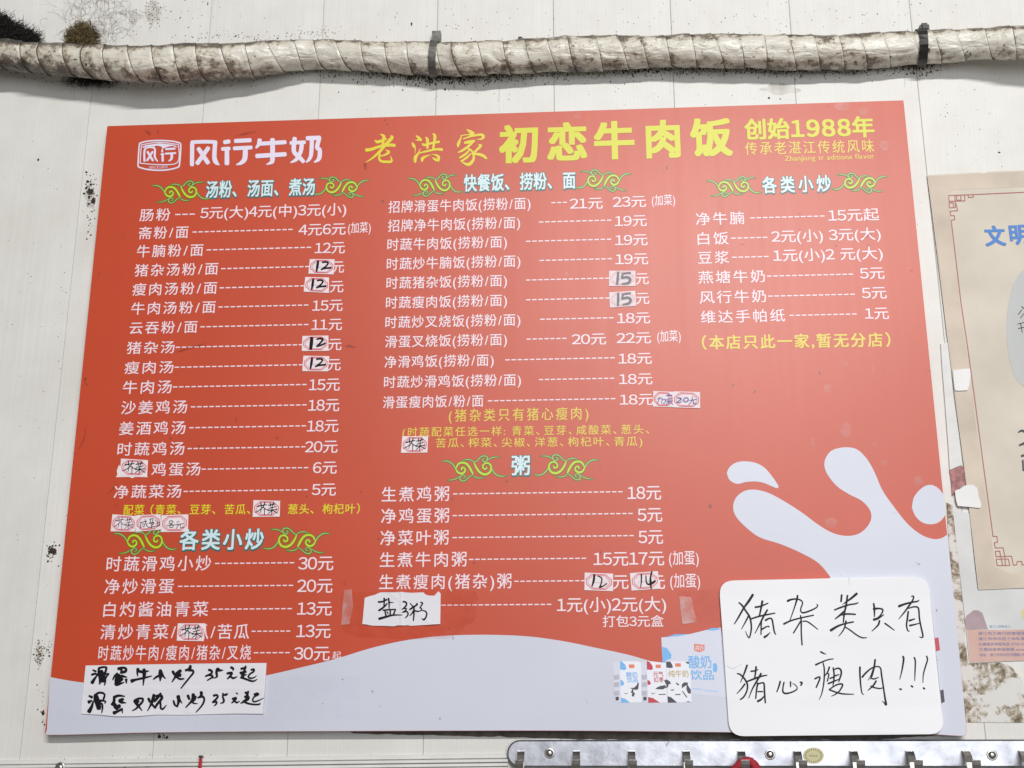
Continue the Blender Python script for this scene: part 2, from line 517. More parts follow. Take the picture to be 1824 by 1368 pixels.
def wrap_material():
    m = bpy.data.materials.new('insulation_tape'); m.use_nodes = True
    nt = m.node_tree; N = nt.nodes; L = nt.links
    b = N['Principled BSDF']; b.inputs['Roughness'].default_value = 0.30; b.inputs['Specular IOR Level'].default_value = 0.6
    tc = N.new('ShaderNodeTexCoord')
    n = N.new('ShaderNodeTexNoise'); n.inputs['Scale'].default_value = 48; n.inputs['Detail'].default_value = 12; n.inputs['Roughness'].default_value = 0.72
    L.new(tc.outputs['Object'], n.inputs['Vector'])
    big = N.new('ShaderNodeTexNoise'); big.inputs['Scale'].default_value = 4.5; big.inputs['Detail'].default_value = 2
    L.new(tc.outputs['Object'], big.inputs['Vector'])
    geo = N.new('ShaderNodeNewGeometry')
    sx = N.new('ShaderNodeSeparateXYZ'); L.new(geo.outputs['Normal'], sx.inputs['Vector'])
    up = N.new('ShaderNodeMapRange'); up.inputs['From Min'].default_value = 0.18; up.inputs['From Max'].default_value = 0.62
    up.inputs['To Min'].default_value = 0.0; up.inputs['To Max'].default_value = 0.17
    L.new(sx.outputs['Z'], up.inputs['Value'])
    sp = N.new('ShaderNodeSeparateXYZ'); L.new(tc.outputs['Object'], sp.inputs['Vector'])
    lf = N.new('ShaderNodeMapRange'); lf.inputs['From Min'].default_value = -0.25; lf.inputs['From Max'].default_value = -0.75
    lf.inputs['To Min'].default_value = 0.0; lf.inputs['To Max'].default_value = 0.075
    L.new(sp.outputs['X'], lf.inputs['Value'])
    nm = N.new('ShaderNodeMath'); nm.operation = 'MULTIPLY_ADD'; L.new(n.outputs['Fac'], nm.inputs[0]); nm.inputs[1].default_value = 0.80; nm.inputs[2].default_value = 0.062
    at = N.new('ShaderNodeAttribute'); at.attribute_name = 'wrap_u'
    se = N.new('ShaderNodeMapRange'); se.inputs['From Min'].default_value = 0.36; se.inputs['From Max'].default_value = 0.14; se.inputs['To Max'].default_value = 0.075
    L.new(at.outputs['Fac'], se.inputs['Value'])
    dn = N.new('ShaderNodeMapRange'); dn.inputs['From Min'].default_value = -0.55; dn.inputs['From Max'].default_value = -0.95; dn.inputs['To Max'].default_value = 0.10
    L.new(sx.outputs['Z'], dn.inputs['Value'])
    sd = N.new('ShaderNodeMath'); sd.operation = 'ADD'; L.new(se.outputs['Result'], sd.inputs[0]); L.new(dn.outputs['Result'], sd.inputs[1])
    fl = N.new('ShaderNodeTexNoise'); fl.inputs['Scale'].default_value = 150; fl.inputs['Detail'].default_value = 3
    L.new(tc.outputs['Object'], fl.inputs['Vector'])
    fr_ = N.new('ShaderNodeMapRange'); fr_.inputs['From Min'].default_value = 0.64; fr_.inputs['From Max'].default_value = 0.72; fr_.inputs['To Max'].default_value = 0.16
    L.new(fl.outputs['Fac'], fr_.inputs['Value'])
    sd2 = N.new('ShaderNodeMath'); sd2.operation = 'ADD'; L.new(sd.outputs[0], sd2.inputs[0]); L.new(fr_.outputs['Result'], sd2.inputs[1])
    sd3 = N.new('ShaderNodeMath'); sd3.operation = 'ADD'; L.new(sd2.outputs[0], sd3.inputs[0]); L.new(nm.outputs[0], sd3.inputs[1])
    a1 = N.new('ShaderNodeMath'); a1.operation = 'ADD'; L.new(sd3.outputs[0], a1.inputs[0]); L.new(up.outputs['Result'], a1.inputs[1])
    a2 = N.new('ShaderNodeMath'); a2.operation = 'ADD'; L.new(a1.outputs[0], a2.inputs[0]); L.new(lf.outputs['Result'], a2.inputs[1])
    bg_ = N.new('ShaderNodeMath'); bg_.operation = 'MULTIPLY_ADD'; L.new(big.outputs['Fac'], bg_.inputs[0]); bg_.inputs[1].default_value = 0.30; bg_.inputs[2].default_value = -0.15
    a3 = N.new('ShaderNodeMath'); a3.operation = 'ADD'; L.new(a2.outputs[0], a3.inputs[0]); L.new(bg_.outputs[0], a3.inputs[1])
    cr = N.new('ShaderNodeValToRGB'); e = cr.color_ramp.elements
    e[0].position = 0.50; e[0].color = (0.70, 0.67, 0.59, 1)
    e[1].position = 0.76; e[1].color = (0.04, 0.032, 0.025, 1)
    x = e.new(0.575); x.color = (0.56, 0.51, 0.42, 1)
    x = e.new(0.635); x.color = (0.22, 0.18, 0.14, 1)
    L.new(a3.outputs[0], cr.inputs['Fac']); L.new(cr.outputs['Color'], b.inputs['Base Color'])
    w = N.new('ShaderNodeTexNoise'); w.inputs['Scale'].default_value = 42; w.inputs['Detail'].default_value = 6; w.inputs['Distortion'].default_value = 1.5
    mpw = N.new('ShaderNodeMapping'); mpw.inputs['Scale'].default_value = (0.45, 1.0, 1.3); L.new(tc.outputs['Object'], mpw.inputs['Vector']); L.new(mpw.outputs['Vector'], w.inputs['Vector'])
    bp = N.new('ShaderNodeBump'); bp.inputs['Strength'].default_value = 0.8; bp.inputs['Distance'].default_value = 0.006
    L.new(w.outputs['Fac'], bp.inputs['Height']); L.new(bp.outputs['Normal'], b.inputs['Normal'])
    return m
M_WRAP = wrap_material()
M_SEAM = mat('seam_dirt', (0.10, 0.08, 0.06, 1), rough=0.9, var=0.6, vscale=60)

def tape_material(name, tint, amount, rough=0.12):
    """clear adhesive tape: mostly see-through film with a gloss of its own"""
    m = bpy.data.materials.new(name); m.use_nodes = True
    nt = m.node_tree; N = nt.nodes; L = nt.links
    b = N['Principled BSDF']; b.inputs['Base Color'].default_value = tint; b.inputs['Roughness'].default_value = rough
    tc = N.new('ShaderNodeTexCoord')
    n = N.new('ShaderNodeTexNoise'); n.inputs['Scale'].default_value = 60; n.inputs['Detail'].default_value = 6
    L.new(tc.outputs['Object'], n.inputs['Vector'])
    r = N.new('ShaderNodeMapRange'); r.inputs['From Min'].default_value = 0.4; r.inputs['From Max'].default_value = 0.7
    r.inputs['To Min'].default_value = amount * 0.5; r.inputs['To Max'].default_value = amount * 1.6
    L.new(n.outputs['Fac'], r.inputs['Value']); L.new(r.outputs['Result'], b.inputs['Alpha'])
    bp = N.new('ShaderNodeBump'); bp.inputs['Strength'].default_value = 0.4; bp.inputs['Distance'].default_value = 0.002
    L.new(n.outputs['Fac'], bp.inputs['Height']); L.new(bp.outputs['Normal'], b.inputs['Normal'])
    return m
M_TAPE = tape_material('clear_tape_film', (0.66, 0.08, 0.02, 1), 0.13)  # red tint paints in how the film cuts glare on the board
M_TAPEW = tape_material('whitened_tape_film', (0.80, 0.62, 0.62, 1), 0.30)

# ------------------------------------------------------------------ wall of tongue-and-groove panels
wall = link('wall', *(lambda v, f: (box(v, f, -2.2, 2.2, 0.02, 0.06, -1.6, 1.7), (v, f))[1])([], []), mat('wall_backing', (0.22, 0.20, 0.18, 1), rough=0.9))
tag(wall, kind='structure')
g0, pitch = 0.0850, 0.18105
pv, pf = [], []
w2, bev = pitch / 2 - 0.00018, 0.0007
prof = [(-w2, 0.018), (-w2, bev), (-w2 + bev, 0.0), (w2 - bev, 0.0), (w2, bev), (w2, 0.018)]
for z in (-1.5, 1.6):
    for x, y in prof: pv.append((x, y, z))
for i in range(5): pf.append((i, i+1, 6+i+1, 6+i))
panel_me = bpy.data.meshes.new('wall_panel'); panel_me.from_pydata(pv, [], pf); panel_me.update(); panel_me.materials.append(M_WALL)
bm = bmesh.new(); bm.from_mesh(panel_me); bmesh.ops.recalc_face_normals(bm, faces=bm.faces)
if sum(f.normal.y for f in bm.faces) > 0: bmesh.ops.reverse_faces(bm, faces=bm.faces)
bm.to_mesh(panel_me); bm.free()
for k in range(-11, 11):
    o = bpy.data.objects.new('wall_panel', panel_me); col.objects.link(o)
    o.location = (g0 + (k + 0.5) * pitch, 0, 0); o.parent = wall

# ------------------------------------------------------------------ menu board
board = empty('menu_board')
tag(board, 'large red menu board with rows of dishes and prices hung on the white panelled wall', 'menu board')
BW, BH = 0.6, 0.45
v, f = [], []
r = 0.0015
# panel with softened outline and a slightly bowed lower lip
outl = []
for (cx, cz, a0) in ((BW - r, BH - r, 0), (-BW + r, BH - r, 90)):
    for k in range(5):
        a = rad(a0 + k * 22.5); outl.append((cx + r * math.cos(a), cz + r * math.sin(a)))
LOW = catmull([(80.3, 1304), (82, 1308.3), (88, 1309.3), (120, 1309), (180, 1307.3), (275, 1305), (500, 1303), (900, 1301.6), (1100, 1302.4), (1290, 1304.4), (1500, 1305.6), (1640, 1307.2), (1690, 1310), (1712, 1311), (1720, 1309.5), (1722.6, 1304)], 4)
outl += [P(x_, y_, BT) for x_, y_ in LOW]
fr = [(x, -BT, z) for x, z in outl]; bk = [(x, -0.0015, z) for x, z in outl]
n = len(outl)
panel = link('panel', fr + bk, [tuple(range(n))] + [(i, (i+1) % n, n + (i+1) % n, n + i) for i in range(n)], M_RED, board)
panel.data.materials.append(M_REDEDGE); panel.data.materials.append(mat('board_lip', (0.50, 0.52, 0.60, 1), rough=0.45)); panel.data.materials.append(M_EDGE)
for p_ in panel.data.polygons:
    if len(p_.vertices) == 4: p_.material_index = 1
bm = bmesh.new(); bm.from_mesh(panel.data); bmesh.ops.recalc_face_normals(bm, faces=bm.faces)
if [q for q in bm.faces if len(q.verts) > 4][0].normal.y > 0: bmesh.ops.reverse_faces(bm, faces=bm.faces)
for q_ in bm.faces:
    if len(q_.verts) == 4: q_.material_index = 2 if q_.normal.z < -0.5 else (3 if q_.normal.z > 0.5 else 1)
bm.to_mesh(panel.data); bm.free()
L1, L2, L3, L4 = 0.00012, 0.00026, 0.0004, 0.00055

# pale milk wave along the bottom and the splash on the right
def edge_right(y): return 1609 + (1723 - 1609) * (y - 179) / (1309 - 179) + 0.6
wave = [(89.5, 1206), (110, 1210), (150, 1216), (230, 1222), (330, 1222), (420, 1214), (475, 1203), (540, 1188), (600, 1173), (657, 1155.5), (715, 1142), (773, 1134), (830, 1131), (888, 1131), (945, 1134), (1003, 1142), (1060, 1153.6), (1118, 1166), (1149, 1175), (1176, 1182), (1240, 1194), (1320, 1186), (1400, 1130), (1450, 1060), (1479.5, 1028)]
spl = [(1458, 1003), (1427, 985), (1390, 969), (1353, 957), (1328, 938.5), (1311, 920), (1306, 904.5), (1309.5, 889), (1322, 876.6), (1340, 872), (1365, 876.6), (1393, 890.6), (1427, 912), (1458, 935), (1482.6, 949), (1507, 954.6), (1529, 951), (1544.5, 938.5), (1552, 923), (1549, 907.6), (1535, 892), (1513.6, 881), (1492, 867), (1476.5, 849), (1469, 833), (1470, 818), (1479.5, 804), (1495, 798), (1513.6, 797), (1529, 802), (1544.5, 818), (1557, 839.5), (1572, 873.6), (1591, 901), (1615.6, 932), (1640, 952), (1662, 960), (1677, 958.6), (edge_right(952), 952)]
cw = catmull(wave, 4)[:-1] + catmull([wave[-1]] + spl, 4)
flat_poly('milk_wave_print', cw + [(edge_right(1100), 1100)] + [(x_, y_ - 0.5) for x_, y_ in reversed(LOW[3:-1])] + [(83.4, 1300)], BT + L1, M_LAV, board)
d1 = [(112, 720), (125, 690), (160, 662), (215, 652), (280, 662), (330, 690), (370, 735), (403, 783), (410, 798), (400, 807), (370, 795), (320, 775), (270, 768), (220, 772), (180, 782), (150, 775), (125, 755), (112, 720)]
d2 = [(1178, 920), (1188, 865), (1215, 825), (1250, 797), (1285, 788), (1320, 800), (1350, 830), (1368, 870), (1376, 925), (1368, 965), (1335, 1002), (1290, 1015), (1240, 1005), (1200, 970), (1178, 920)]
for dd in (d1, d2):
    pts = [(1260 + x / 3.234, 620 + y / 3.234) for x, y in dd]
    pts = [(min(x, edge_right(y)), y) for x, y in catmull(pts, 4)[:-1]]
    flat_poly('milk_drop_print', pts, BT + L1, M_LAV, board)

# --- brand line at the upper left
Z8 = (4.56, 220, 220)
LW = 36
brand = [
    [(556, 335, 34), (558, 160, 34)], [(556, 152, 30), (650, 148, 30), (742, 150, 30)], [(745, 150, 34), (738, 270, 36), (752, 315, 36), (778, 336, 8)],
    [(610, 205, 34), (685, 318, 36)], [(688, 200, 34), (600, 322, 36)],
    [(822, 152, 34), (856, 146, 34)], [(804, 207, 30), (858, 203, 30)], [(840, 208, 36), (840, 325, 38)],
    [(910, 142, 34), (1028, 136, 34)], [(900, 202, 32), (1036, 195, 32)], [(990, 205, 40), (985, 285, 40), (955, 320, 30), (918, 334, 10)],
    [(1106, 135, 36), (1098, 170, 30), (1078, 196, 18)], [(1100, 165, 32), (1312, 152, 34)], [(1084, 264, 36), (1312, 250, 36)], [(1210, 132, 38), (1210, 290, 38), (1195, 318, 26), (1162, 332, 8)],
    [(1390, 122, 36), (1384, 225, 36), (1425, 270, 34), (1460, 308, 32)], [(1360, 158, 30), (1470, 152, 30)], [(1448, 160, 34), (1440, 225, 34), (1405, 290, 30), (1360, 316, 12)],
    [(1494, 120, 36), (1590, 116, 36)], [(1590, 120, 34), (1572, 195, 34), (1594, 215, 34), (1588, 285, 34), (1550, 314, 12)], [(1530, 130, 34), (1524, 250, 32), (1505, 295, 24), (1482, 314, 10)],
]
ribbons('brand_lettering', zs(*Z8, brand), BT + L3, M_LOGO, board)
badge = [[(122, 350, 9), (118, 330, 9), (128, 180, 9), (140, 158, 9), (200, 143, 9), (290, 138, 9), (390, 143, 9), (450, 156, 9), (464, 172, 9), (462, 250, 9), (454, 335, 9), (440, 356, 9), (370, 374, 9), (290, 380, 9), (200, 374, 9), (135, 358, 9), (122, 350, 9)],
         [(134, 320, 6), (146, 185, 6), (165, 170, 6), (290, 153, 6), (420, 168, 6), (446, 182, 6), (438, 316, 6), (290, 334, 6), (134, 322, 6)],
         [(170, 305, 13), (176, 205, 12), (250, 200, 12), (254, 270, 13), (276, 306, 8)], [(195, 230, 14), (238, 300, 14)], [(236, 230, 13), (192, 300, 13)],
         [(306, 250, 11), (326, 248, 11)], [(318, 255, 14), (318, 305, 14)], [(345, 208, 13), (416, 204, 13)], [(342, 245, 12), (422, 240, 12)], [(392, 245, 16), (390, 285, 15), (368, 305, 7)],
         [(318, 200, 4), (314, 225, 12), (318, 232, 8)]]
ribbons('badge_emblem', zs(*Z8, badge, fat=1.3), BT + L3, M_LOGO, board)
top = [(155, 188), (180, 176), (290, 160), (400, 172), (432, 186), (430, 196), (400, 182), (370, 186), (340, 196), (322, 204), (310, 190), (290, 182), (262, 180), (250, 190), (232, 182), (215, 192), (190, 184), (160, 200)]
flat_poly('badge_milk_print', [(220 + x / 4.56, 220 + y / 4.56) for x, y in top], BT + L3 + 0.0002, M_LOGO, board)
text('badge_text', 'SINCE1865', 265.3, 298.5, 298.2, 4.8, M_LOGO, board, latin=True, sp=0.05)

# --- title
ZT = (7.296, 640, 220)
lao = [
    [(275, 140, 12), (318, 165, 40), (312, 225, 36), (300, 300, 36)], [(205, 218, 14), (240, 240, 40), (350, 200, 24)], [(405, 160, 14), (425, 185, 44), (350, 265, 40), (260, 370, 36), (170, 450, 24), (82, 506, 6)], [(92, 345, 44), (160, 335, 40), (280, 295, 36), (400, 280, 40), (458, 285, 40)],
    [(345, 345, 12), (385, 372, 34), (330, 410, 26), (268, 425, 12)], [(268, 395, 24), (258, 450, 28), (285, 490, 32), (360, 498, 34), (420, 490, 30), (405, 420, 6)],
    [(738, 158, 12), (770, 185, 38), (800, 215, 36)], [(726, 218, 6), (790, 214, 30)], [(686, 245, 10), (706, 285, 40), (726, 330, 14), (724, 392, 5)], [(795, 325, 6), (765, 390, 24), (730, 440, 46), (726, 500, 30)],
    [(862, 180, 16), (885, 210, 38), (885, 320, 30)], [(960, 132, 20), (982, 165, 40), (975, 240, 32), (960, 320, 30)], [(818, 262, 18), (850, 280, 36), (940, 255, 30), (1035, 238, 34)], [(775, 385, 16), (880, 360, 26), (1000, 335, 30), (1072, 340, 40)],
    [(930, 408, 6), (870, 425, 22), (820, 455, 40), (816, 490, 26)], [(940, 400, 6), (1000, 412, 24), (1030, 440, 40), (1028, 490, 20)], [(950, 445, 10), (990, 470, 34), (1030, 490, 12)],
    [(1398, 78, 10), (1440, 105, 40), (1485, 130, 36)], [(1330, 155, 10), (1310, 210, 24), (1288, 265, 40), (1282, 305, 16)], [(1322, 158, 14), (1410, 145, 14), (1460, 145, 40), (1480, 130, 12)], [(1350, 200, 16), (1460, 165, 24), (1580, 145, 34), (1612, 170, 40), (1590, 200, 26), (1530, 208, 8)],
    [(1370, 250, 30), (1430, 240, 44), (1495, 226, 30)], [(1480, 240, 26), (1420, 295, 32), (1350, 345, 32), (1288, 375, 18)], [(1400, 320, 14), (1450, 345, 22), (1484, 400, 28), (1482, 470, 34), (1430, 530, 44), (1370, 520, 26), (1308, 480, 6)],
    [(1440, 330, 18), (1390, 390, 28), (1308, 445, 26)], [(1450, 390, 14), (1400, 440, 28), (1330, 490, 26)], [(1552, 278, 16), (1580, 290, 36), (1520, 350, 30), (1470, 400, 26)], [(1470, 395, 30), (1550, 400, 36), (1610, 420, 40), (1652, 455, 26)],
]
for lo_, hi_ in ((0, 6), (6, 17), (17, len(lao))):
    ribbons('calligraphy_character', zs(*ZT, lao[lo_:hi_]), BT + L3, M_YEL, board)
for ch, xa, xb, yy in (('初', 889, 958.6, 258), ('恋', 974.5, 1045.5, 254.5), ('牛', 1058, 1130, 251.5), ('肉', 1150.5, 1211.5, 249), ('饭', 1229.5, 1304, 246)):
    text('title_character', ch, xa, xb, yy, 63, M_YELG, board, bold=0.034)
text('founding_line', '创始1988年', 1326, 1557, 231, 35, M_YELG, board, bold=0.03, y1=226)
text('slogan_line', '传承老湛江传统风味', 1327, 1556.5, 265, 22.5, M_YELP, board, bold=0.004, sp=0.12, y1=260)
text('slogan_latin', 'Zhanjiang tr aditiona flavor', 1397.5, 1557, 282, 9.5, M_YELP, board, bold=0.004, latin=True, y1=277.5)

# --- section headings and scroll ornaments
def heading(body, x0, x1, y, h, sp=0.0, comma=1.12):
    text('heading_outline', body, x0 - 0.8, x1 + 1.6, y + 1.0, h * 1.03, M_TEAL, board, layer=L2, bold=0.062, sp=sp, comma=comma)
    text('heading', body, x0, x1, y, h, M_CYAN, board, layer=L4, bold=0.022, sp=sp, comma=comma)
heading('汤粉、汤面、煮汤', 367, 561, 338, 29, 0.02)
heading('快餐饭、捞粉、面', 826, 1025, 326.5, 29, 0.02)
heading('各类小炒', 1357.5, 1480, 330, 28, 0.22)
heading('各类小炒', 320, 470, 962, 35, 0.12)
heading('粥', 911, 944, 829.5, 34)

ORN_Y = [[(278, 500, 20), (320, 575, 34), (390, 606, 40), (452, 575, 36), (468, 530, 28), (440, 492, 26), (402, 500, 30), (396, 535, 26)],
         [(298, 490, 26), (330, 430, 34), (400, 400, 38), (480, 415, 40), (545, 480, 40), (590, 560, 40), (618, 612, 24)],
         [(640, 405, 22), (680, 490, 38), (745, 575, 42), (830, 618, 44), (910, 605, 40), (960, 550, 34), (968, 470, 32), (925, 415, 32), (860, 412, 30), (812, 450, 28), (816, 505, 30), (862, 520, 30), (885, 488, 24)]]
ORN_G = [[(20, 375, 8), (110, 370, 20), (180, 396, 22), (240, 446, 22), (282, 510, 22)],
         [(965, 480, 16), (1012, 565, 22), (1085, 634, 22), (1180, 656, 18), (1265, 640, 6)],
         [(420, 362, 6), (500, 342, 18), (580, 352, 18), (640, 392, 14)], [(640, 392, 12), (692, 372, 18), (760, 302, 18), (830, 274, 20), (890, 294, 20), (898, 340, 20), (858, 384, 20), (812, 372, 18), (802, 335, 16), (836, 330, 16)],
         [(880, 372, 8), (950, 322, 16), (1040, 297, 16), (1130, 302, 4)],
         [(128, 726, 5), (220, 722, 16), (310, 690, 16), (370, 650, 10)], [(430, 690, 14), (462, 680, 14), (462, 646, 14), (425, 632, 16), (382, 660, 18), (366, 705, 20), (405, 744, 20), (475, 728, 18), (540, 672, 16), (610, 626, 14)],
         [(620, 640, 10), (670, 676, 18), (750, 690, 16), (835, 682, 4)]]
def ornament(x0, x1, y0, y1, slope, mirror):
    bx0, bx1, by0, by1 = 20.0, 1265.0, 268.0, 756.0
    sw = (x1 - x0) / (bx1 - bx0)
    def mp(st, extra):
        out = []
        for s in st:
            t = []
            for x, y, w in s:
                u = (x - bx0) / (bx1 - bx0)
                # traced copy leans with the photo: straighten, then lay level on the board
                yy = (y - by0) / (by1 - by0)
                if mirror: u = 1 - u
                t.append((x0 + u * (x1 - x0), y0 + yy * (y1 - y0) + slope * (u - 0.5), w * sw + extra))
            out.append(t)
        return out
    o = ribbons('scroll_ornament', mp(ORN_G + ORN_Y, 2.6), BT + L1 + 0.00003, M_DGRN, board, seg=4)
    ribbons('light_scroll', mp(ORN_G, 0.0), BT + L3, M_LGRN, o, seg=4)
    ribbons('lime_scroll', mp(ORN_Y, 0.2), BT + L4, M_LIME, o, seg=4)
for a in ((271.5, 374, 322, 362.5, 0, False), (558, 657, 314.5, 353, -2, True),
          (727, 824, 309.5, 350.5, 0, False), (1024, 1124, 302, 342, -2, True),
          (1259, 1356, 314.5, 351, 0, False), (1482, 1579.5, 308, 344, -2, True),
          (203, 315, 940.5, 988.5, 0, False), (469, 587, 940, 987.5, 0, True),
          (787.5, 902, 811.5, 858, 0, False), (950.5, 1066, 809.5, 856, 0, True)):
    ornament(*a)

# --- menu rows: (name, x0, x1, y) (dash x0, x1, y) [(price, x0, x1, y)]
HL, HM, HR = 21.5, 21.0, 22.0
def row(nm, x0, x1, y, dx0, dx1, prices, h, sp=0.10, bold=0.006):
    if nm: text('dish_name', nm, x0, x1, y, h, M_TXT, board, bold=bold, sp=sp)
    if dx0:
        zrow = y - 0.4
        dashes(dx0, dx1, y - (dx0 - (x0 if nm else dx0)) * slope_at(y) + 0.5, M_TXT, board)
    for body, a, b, yy, *hh in prices:
        text('price', body, a, b, yy, hh[0] if hh else h, M_TXT, board, bold=bold)
def slope_at(y): return 0.0335 * (1309 - y) / 1100.0
left = [
    ('肠粉', 249, 303.5, 383.5, 312, 347, [('5元(大)4元(中)3元(小)', 357, 617, 379.5)]),
    ('斋粉/面', 247, 335.5, 415.5, 343, 521, [('4元6元', 532, 616, 409.5), ('(加菜)', 620, 660.5, 406, 19)]),
    ('牛腩粉/面', 244, 362, 448, 368, 554, [('12元', 561, 614.5, 442)]),
    ('猪杂汤粉/面', 240, 388.5, 482, 394, 551, [('元', 592, 613, 475.5)]),
    ('瘦肉汤粉/面', 236, 386.5, 516, 391, 543, [('元', 588, 612, 510.5)]),
    ('牛肉汤粉/面', 234, 384, 550, 389, 549, [('15元', 556.5, 610.5, 544.5)]),
    ('云吞粉/面', 231, 351.5, 584.5, 357, 549, [('11元', 555, 609.5, 578.5)]),
    ('猪杂汤', 226, 311, 620, 313, 540, [('元', 585, 608.5, 613.5)]),
    ('瘦肉汤', 222, 309, 655.5, 311, 540, [('元', 584, 607, 649.5)]),
    ('牛肉汤', 219, 306, 690.5, 308, 546, [('15元', 550.5, 605.5, 685.5)]),
    ('沙姜鸡汤', 216, 333.5, 726.5, 340, 546, [('18元', 549, 604.5, 722)]),
    ('姜酒鸡汤', 212.5, 330.5, 763.5, 337, 545, [('18元', 547, 603, 759)]),
    ('时蔬鸡汤', 209.5, 328.5, 800.5, 334, 544, [('20元', 543.5, 601.5, 796)]),
    ('鸡蛋汤', 270, 357, 836.5, 359, 549, [('6元', 557.5, 600, 833)]),
    ('净蔬菜汤', 203, 323, 876.5, 327, 548, [('5元', 555.5, 598.5, 872)]),
    ('时蔬滑鸡小炒', 190, 376, 1005, 383, 524, [('30元', 531.5, 594, 1003.5)]),
    ('净炒滑蛋', 186.5, 310, 1045, 317, 522, [('20元', 529.5, 592.5, 1043.5)]),
    ('白灼酱油青菜', 184.5, 371, 1086, 378, 520, [('13元', 529.5, 591, 1084)]),
    ('清炒青菜/', 179, 313, 1126, None, None, []),
    ('时蔬炒牛肉/瘦肉/猪杂/叉烧', 175.5, 447, 1163.5, 452, 516, [('30元', 523.5, 587.5, 1164), ('起', 592, 607.5, 1167, 13)]),
]
for i, rw in enumerate(left):
    h = HL if i < 9 else (23.0 if i < 15 else (26 if i < 19 else 26))
    row(*rw, h)
text('dish_name', '瓜/苦瓜', 345, 444, 1125.5, 26, M_TXT, board, bold=0.006, sp=0.06)
dashes(448, 517, 1124.5, M_TXT, board)
text('price', '13元', 528, 589, 1124, 26, M_TXT, board, bold=0.006)
text('side_note', '配菜', 220, 257, 908.5, 18, M_YEL, board, bold=0.014, sp=0.06)
text('side_note', '（青菜、豆芽、苦瓜、', 268, 446, 908.0, 17.5, M_YEL, board, bold=0.014, sp=0.06, y1=907, comma=1.1)
text('side_note', '葱头、枸杞叶）', 513, 641, 907, 17.5, M_YEL, board, bold=0.014, sp=0.06, y1=906, comma=1.1)

mid = [
    ('招牌滑蛋牛肉饭(捞粉/面)', 692, 945, 369, 982, 1010, [('21元', 1015, 1073.5, 363), ('23元', 1091.5, 1150.5, 360), ('(加菜)', 1161, 1202.5, 357, 19)]),
    ('招牌净牛肉饭(捞粉/面)', 691, 926.5, 402.5, 960, 1089, [('19元', 1095, 1152, 394)]),
    ('时蔬牛肉饭(捞粉/面)', 690, 903, 436, 937, 1089, [('19元', 1095.5, 1153.5, 428)]),
    ('时蔬炒牛腩饭(捞粉/面)', 689, 927, 470.5, 961, 1090, [('19元', 1096, 1154.5, 462)]),
    ('时蔬猪杂饭(捞粉/面)', 688.5, 903, 504.5, 937, 1086, [('元', 1132.5, 1155.5, 496.5)]),
    ('时蔬瘦肉饭(捞粉/面)', 687.5, 903, 539.5, 937, 1086, [('元', 1133, 1156.5, 531.5)]),
    ('时蔬炒叉烧饭(捞粉/面)', 686.5, 927, 574.5, 962, 1093, [('18元', 1099, 1158, 567)]),
    ('滑蛋叉烧饭(捞粉/面)', 686, 903, 609, 938, 1009, [('20元', 1018.5, 1079.5, 604.5), ('22元', 1098, 1159.5, 602.5), ('(加菜)', 1170.5, 1212.5, 599, 20)]),
    ('净滑鸡饭(捞粉/面)', 685, 879.5, 645, 900, 1095, [('18元', 1101.5, 1161, 639)]),
    ('时蔬炒滑鸡饭(捞粉/面)', 684, 928, 681, 960, 1094, [('18元', 1102.5, 1162, 675.5)]),
    ('滑蛋瘦肉饭/粉/面', 682, 861, 717, 869, 1096, [('18元', 1104, 1163.5, 712)]),
    ('生煮鸡粥', 680, 800, 881, 807, 1109, [('18元', 1117.5, 1177.5, 878)]),
    ('净鸡蛋粥', 679, 800, 919.5, 806, 1127, [('5元', 1135.5, 1179.5, 917)]),
    ('净菜叶粥', 677.5, 799, 958.5, 806, 1129, [('5元', 1137, 1181, 956.5)]),
    ('生煮牛肉粥', 676.5, 831, 997.5, 835, 1044, [('15元17元', 1057, 1183, 995.5), ('(加蛋)', 1191.5, 1244.5, 994, 25)]),
    ('生煮瘦肉(猪杂)粥', 675.5, 911, 1037, 916, 1043, [('元', 1092, 1119.5, 1036.5), ('元', 1158, 1184.5, 1036.5), ('(加蛋)', 1193.5, 1247, 1034.5, 25)]),
    (None, 0, 0, 1077.5, 786, 982, [('1元(小)2元(大)', 992, 1186.5, 1077.5), ('打包3元盒', 1073.5, 1182, 1107, 20)]),
]
for i, rw in enumerate(mid):
    row(*rw, HM if i < 11 else 26, sp=0.04 if i < 11 else 0.10)
text('yellow_note', '(猪杂类只有猪心瘦肉)', 799.5, 1048, 740.5, 22, M_YELP, board, bold=0.005, sp=0.16)
text('yellow_note', '(时蔬配菜任选一样: 青菜、豆芽、咸酸菜、葱头、', 717, 1156, 770, 16.5, M_YELP, board, bold=0.005, sp=0.12, y1=764.5)
text('yellow_note', '苦瓜、榨菜、尖椒、洋葱、枸杞叶、青瓜)', 776.5, 1144, 789, 16.5, M_YELP, board, bold=0.005, sp=0.10, y1=786)

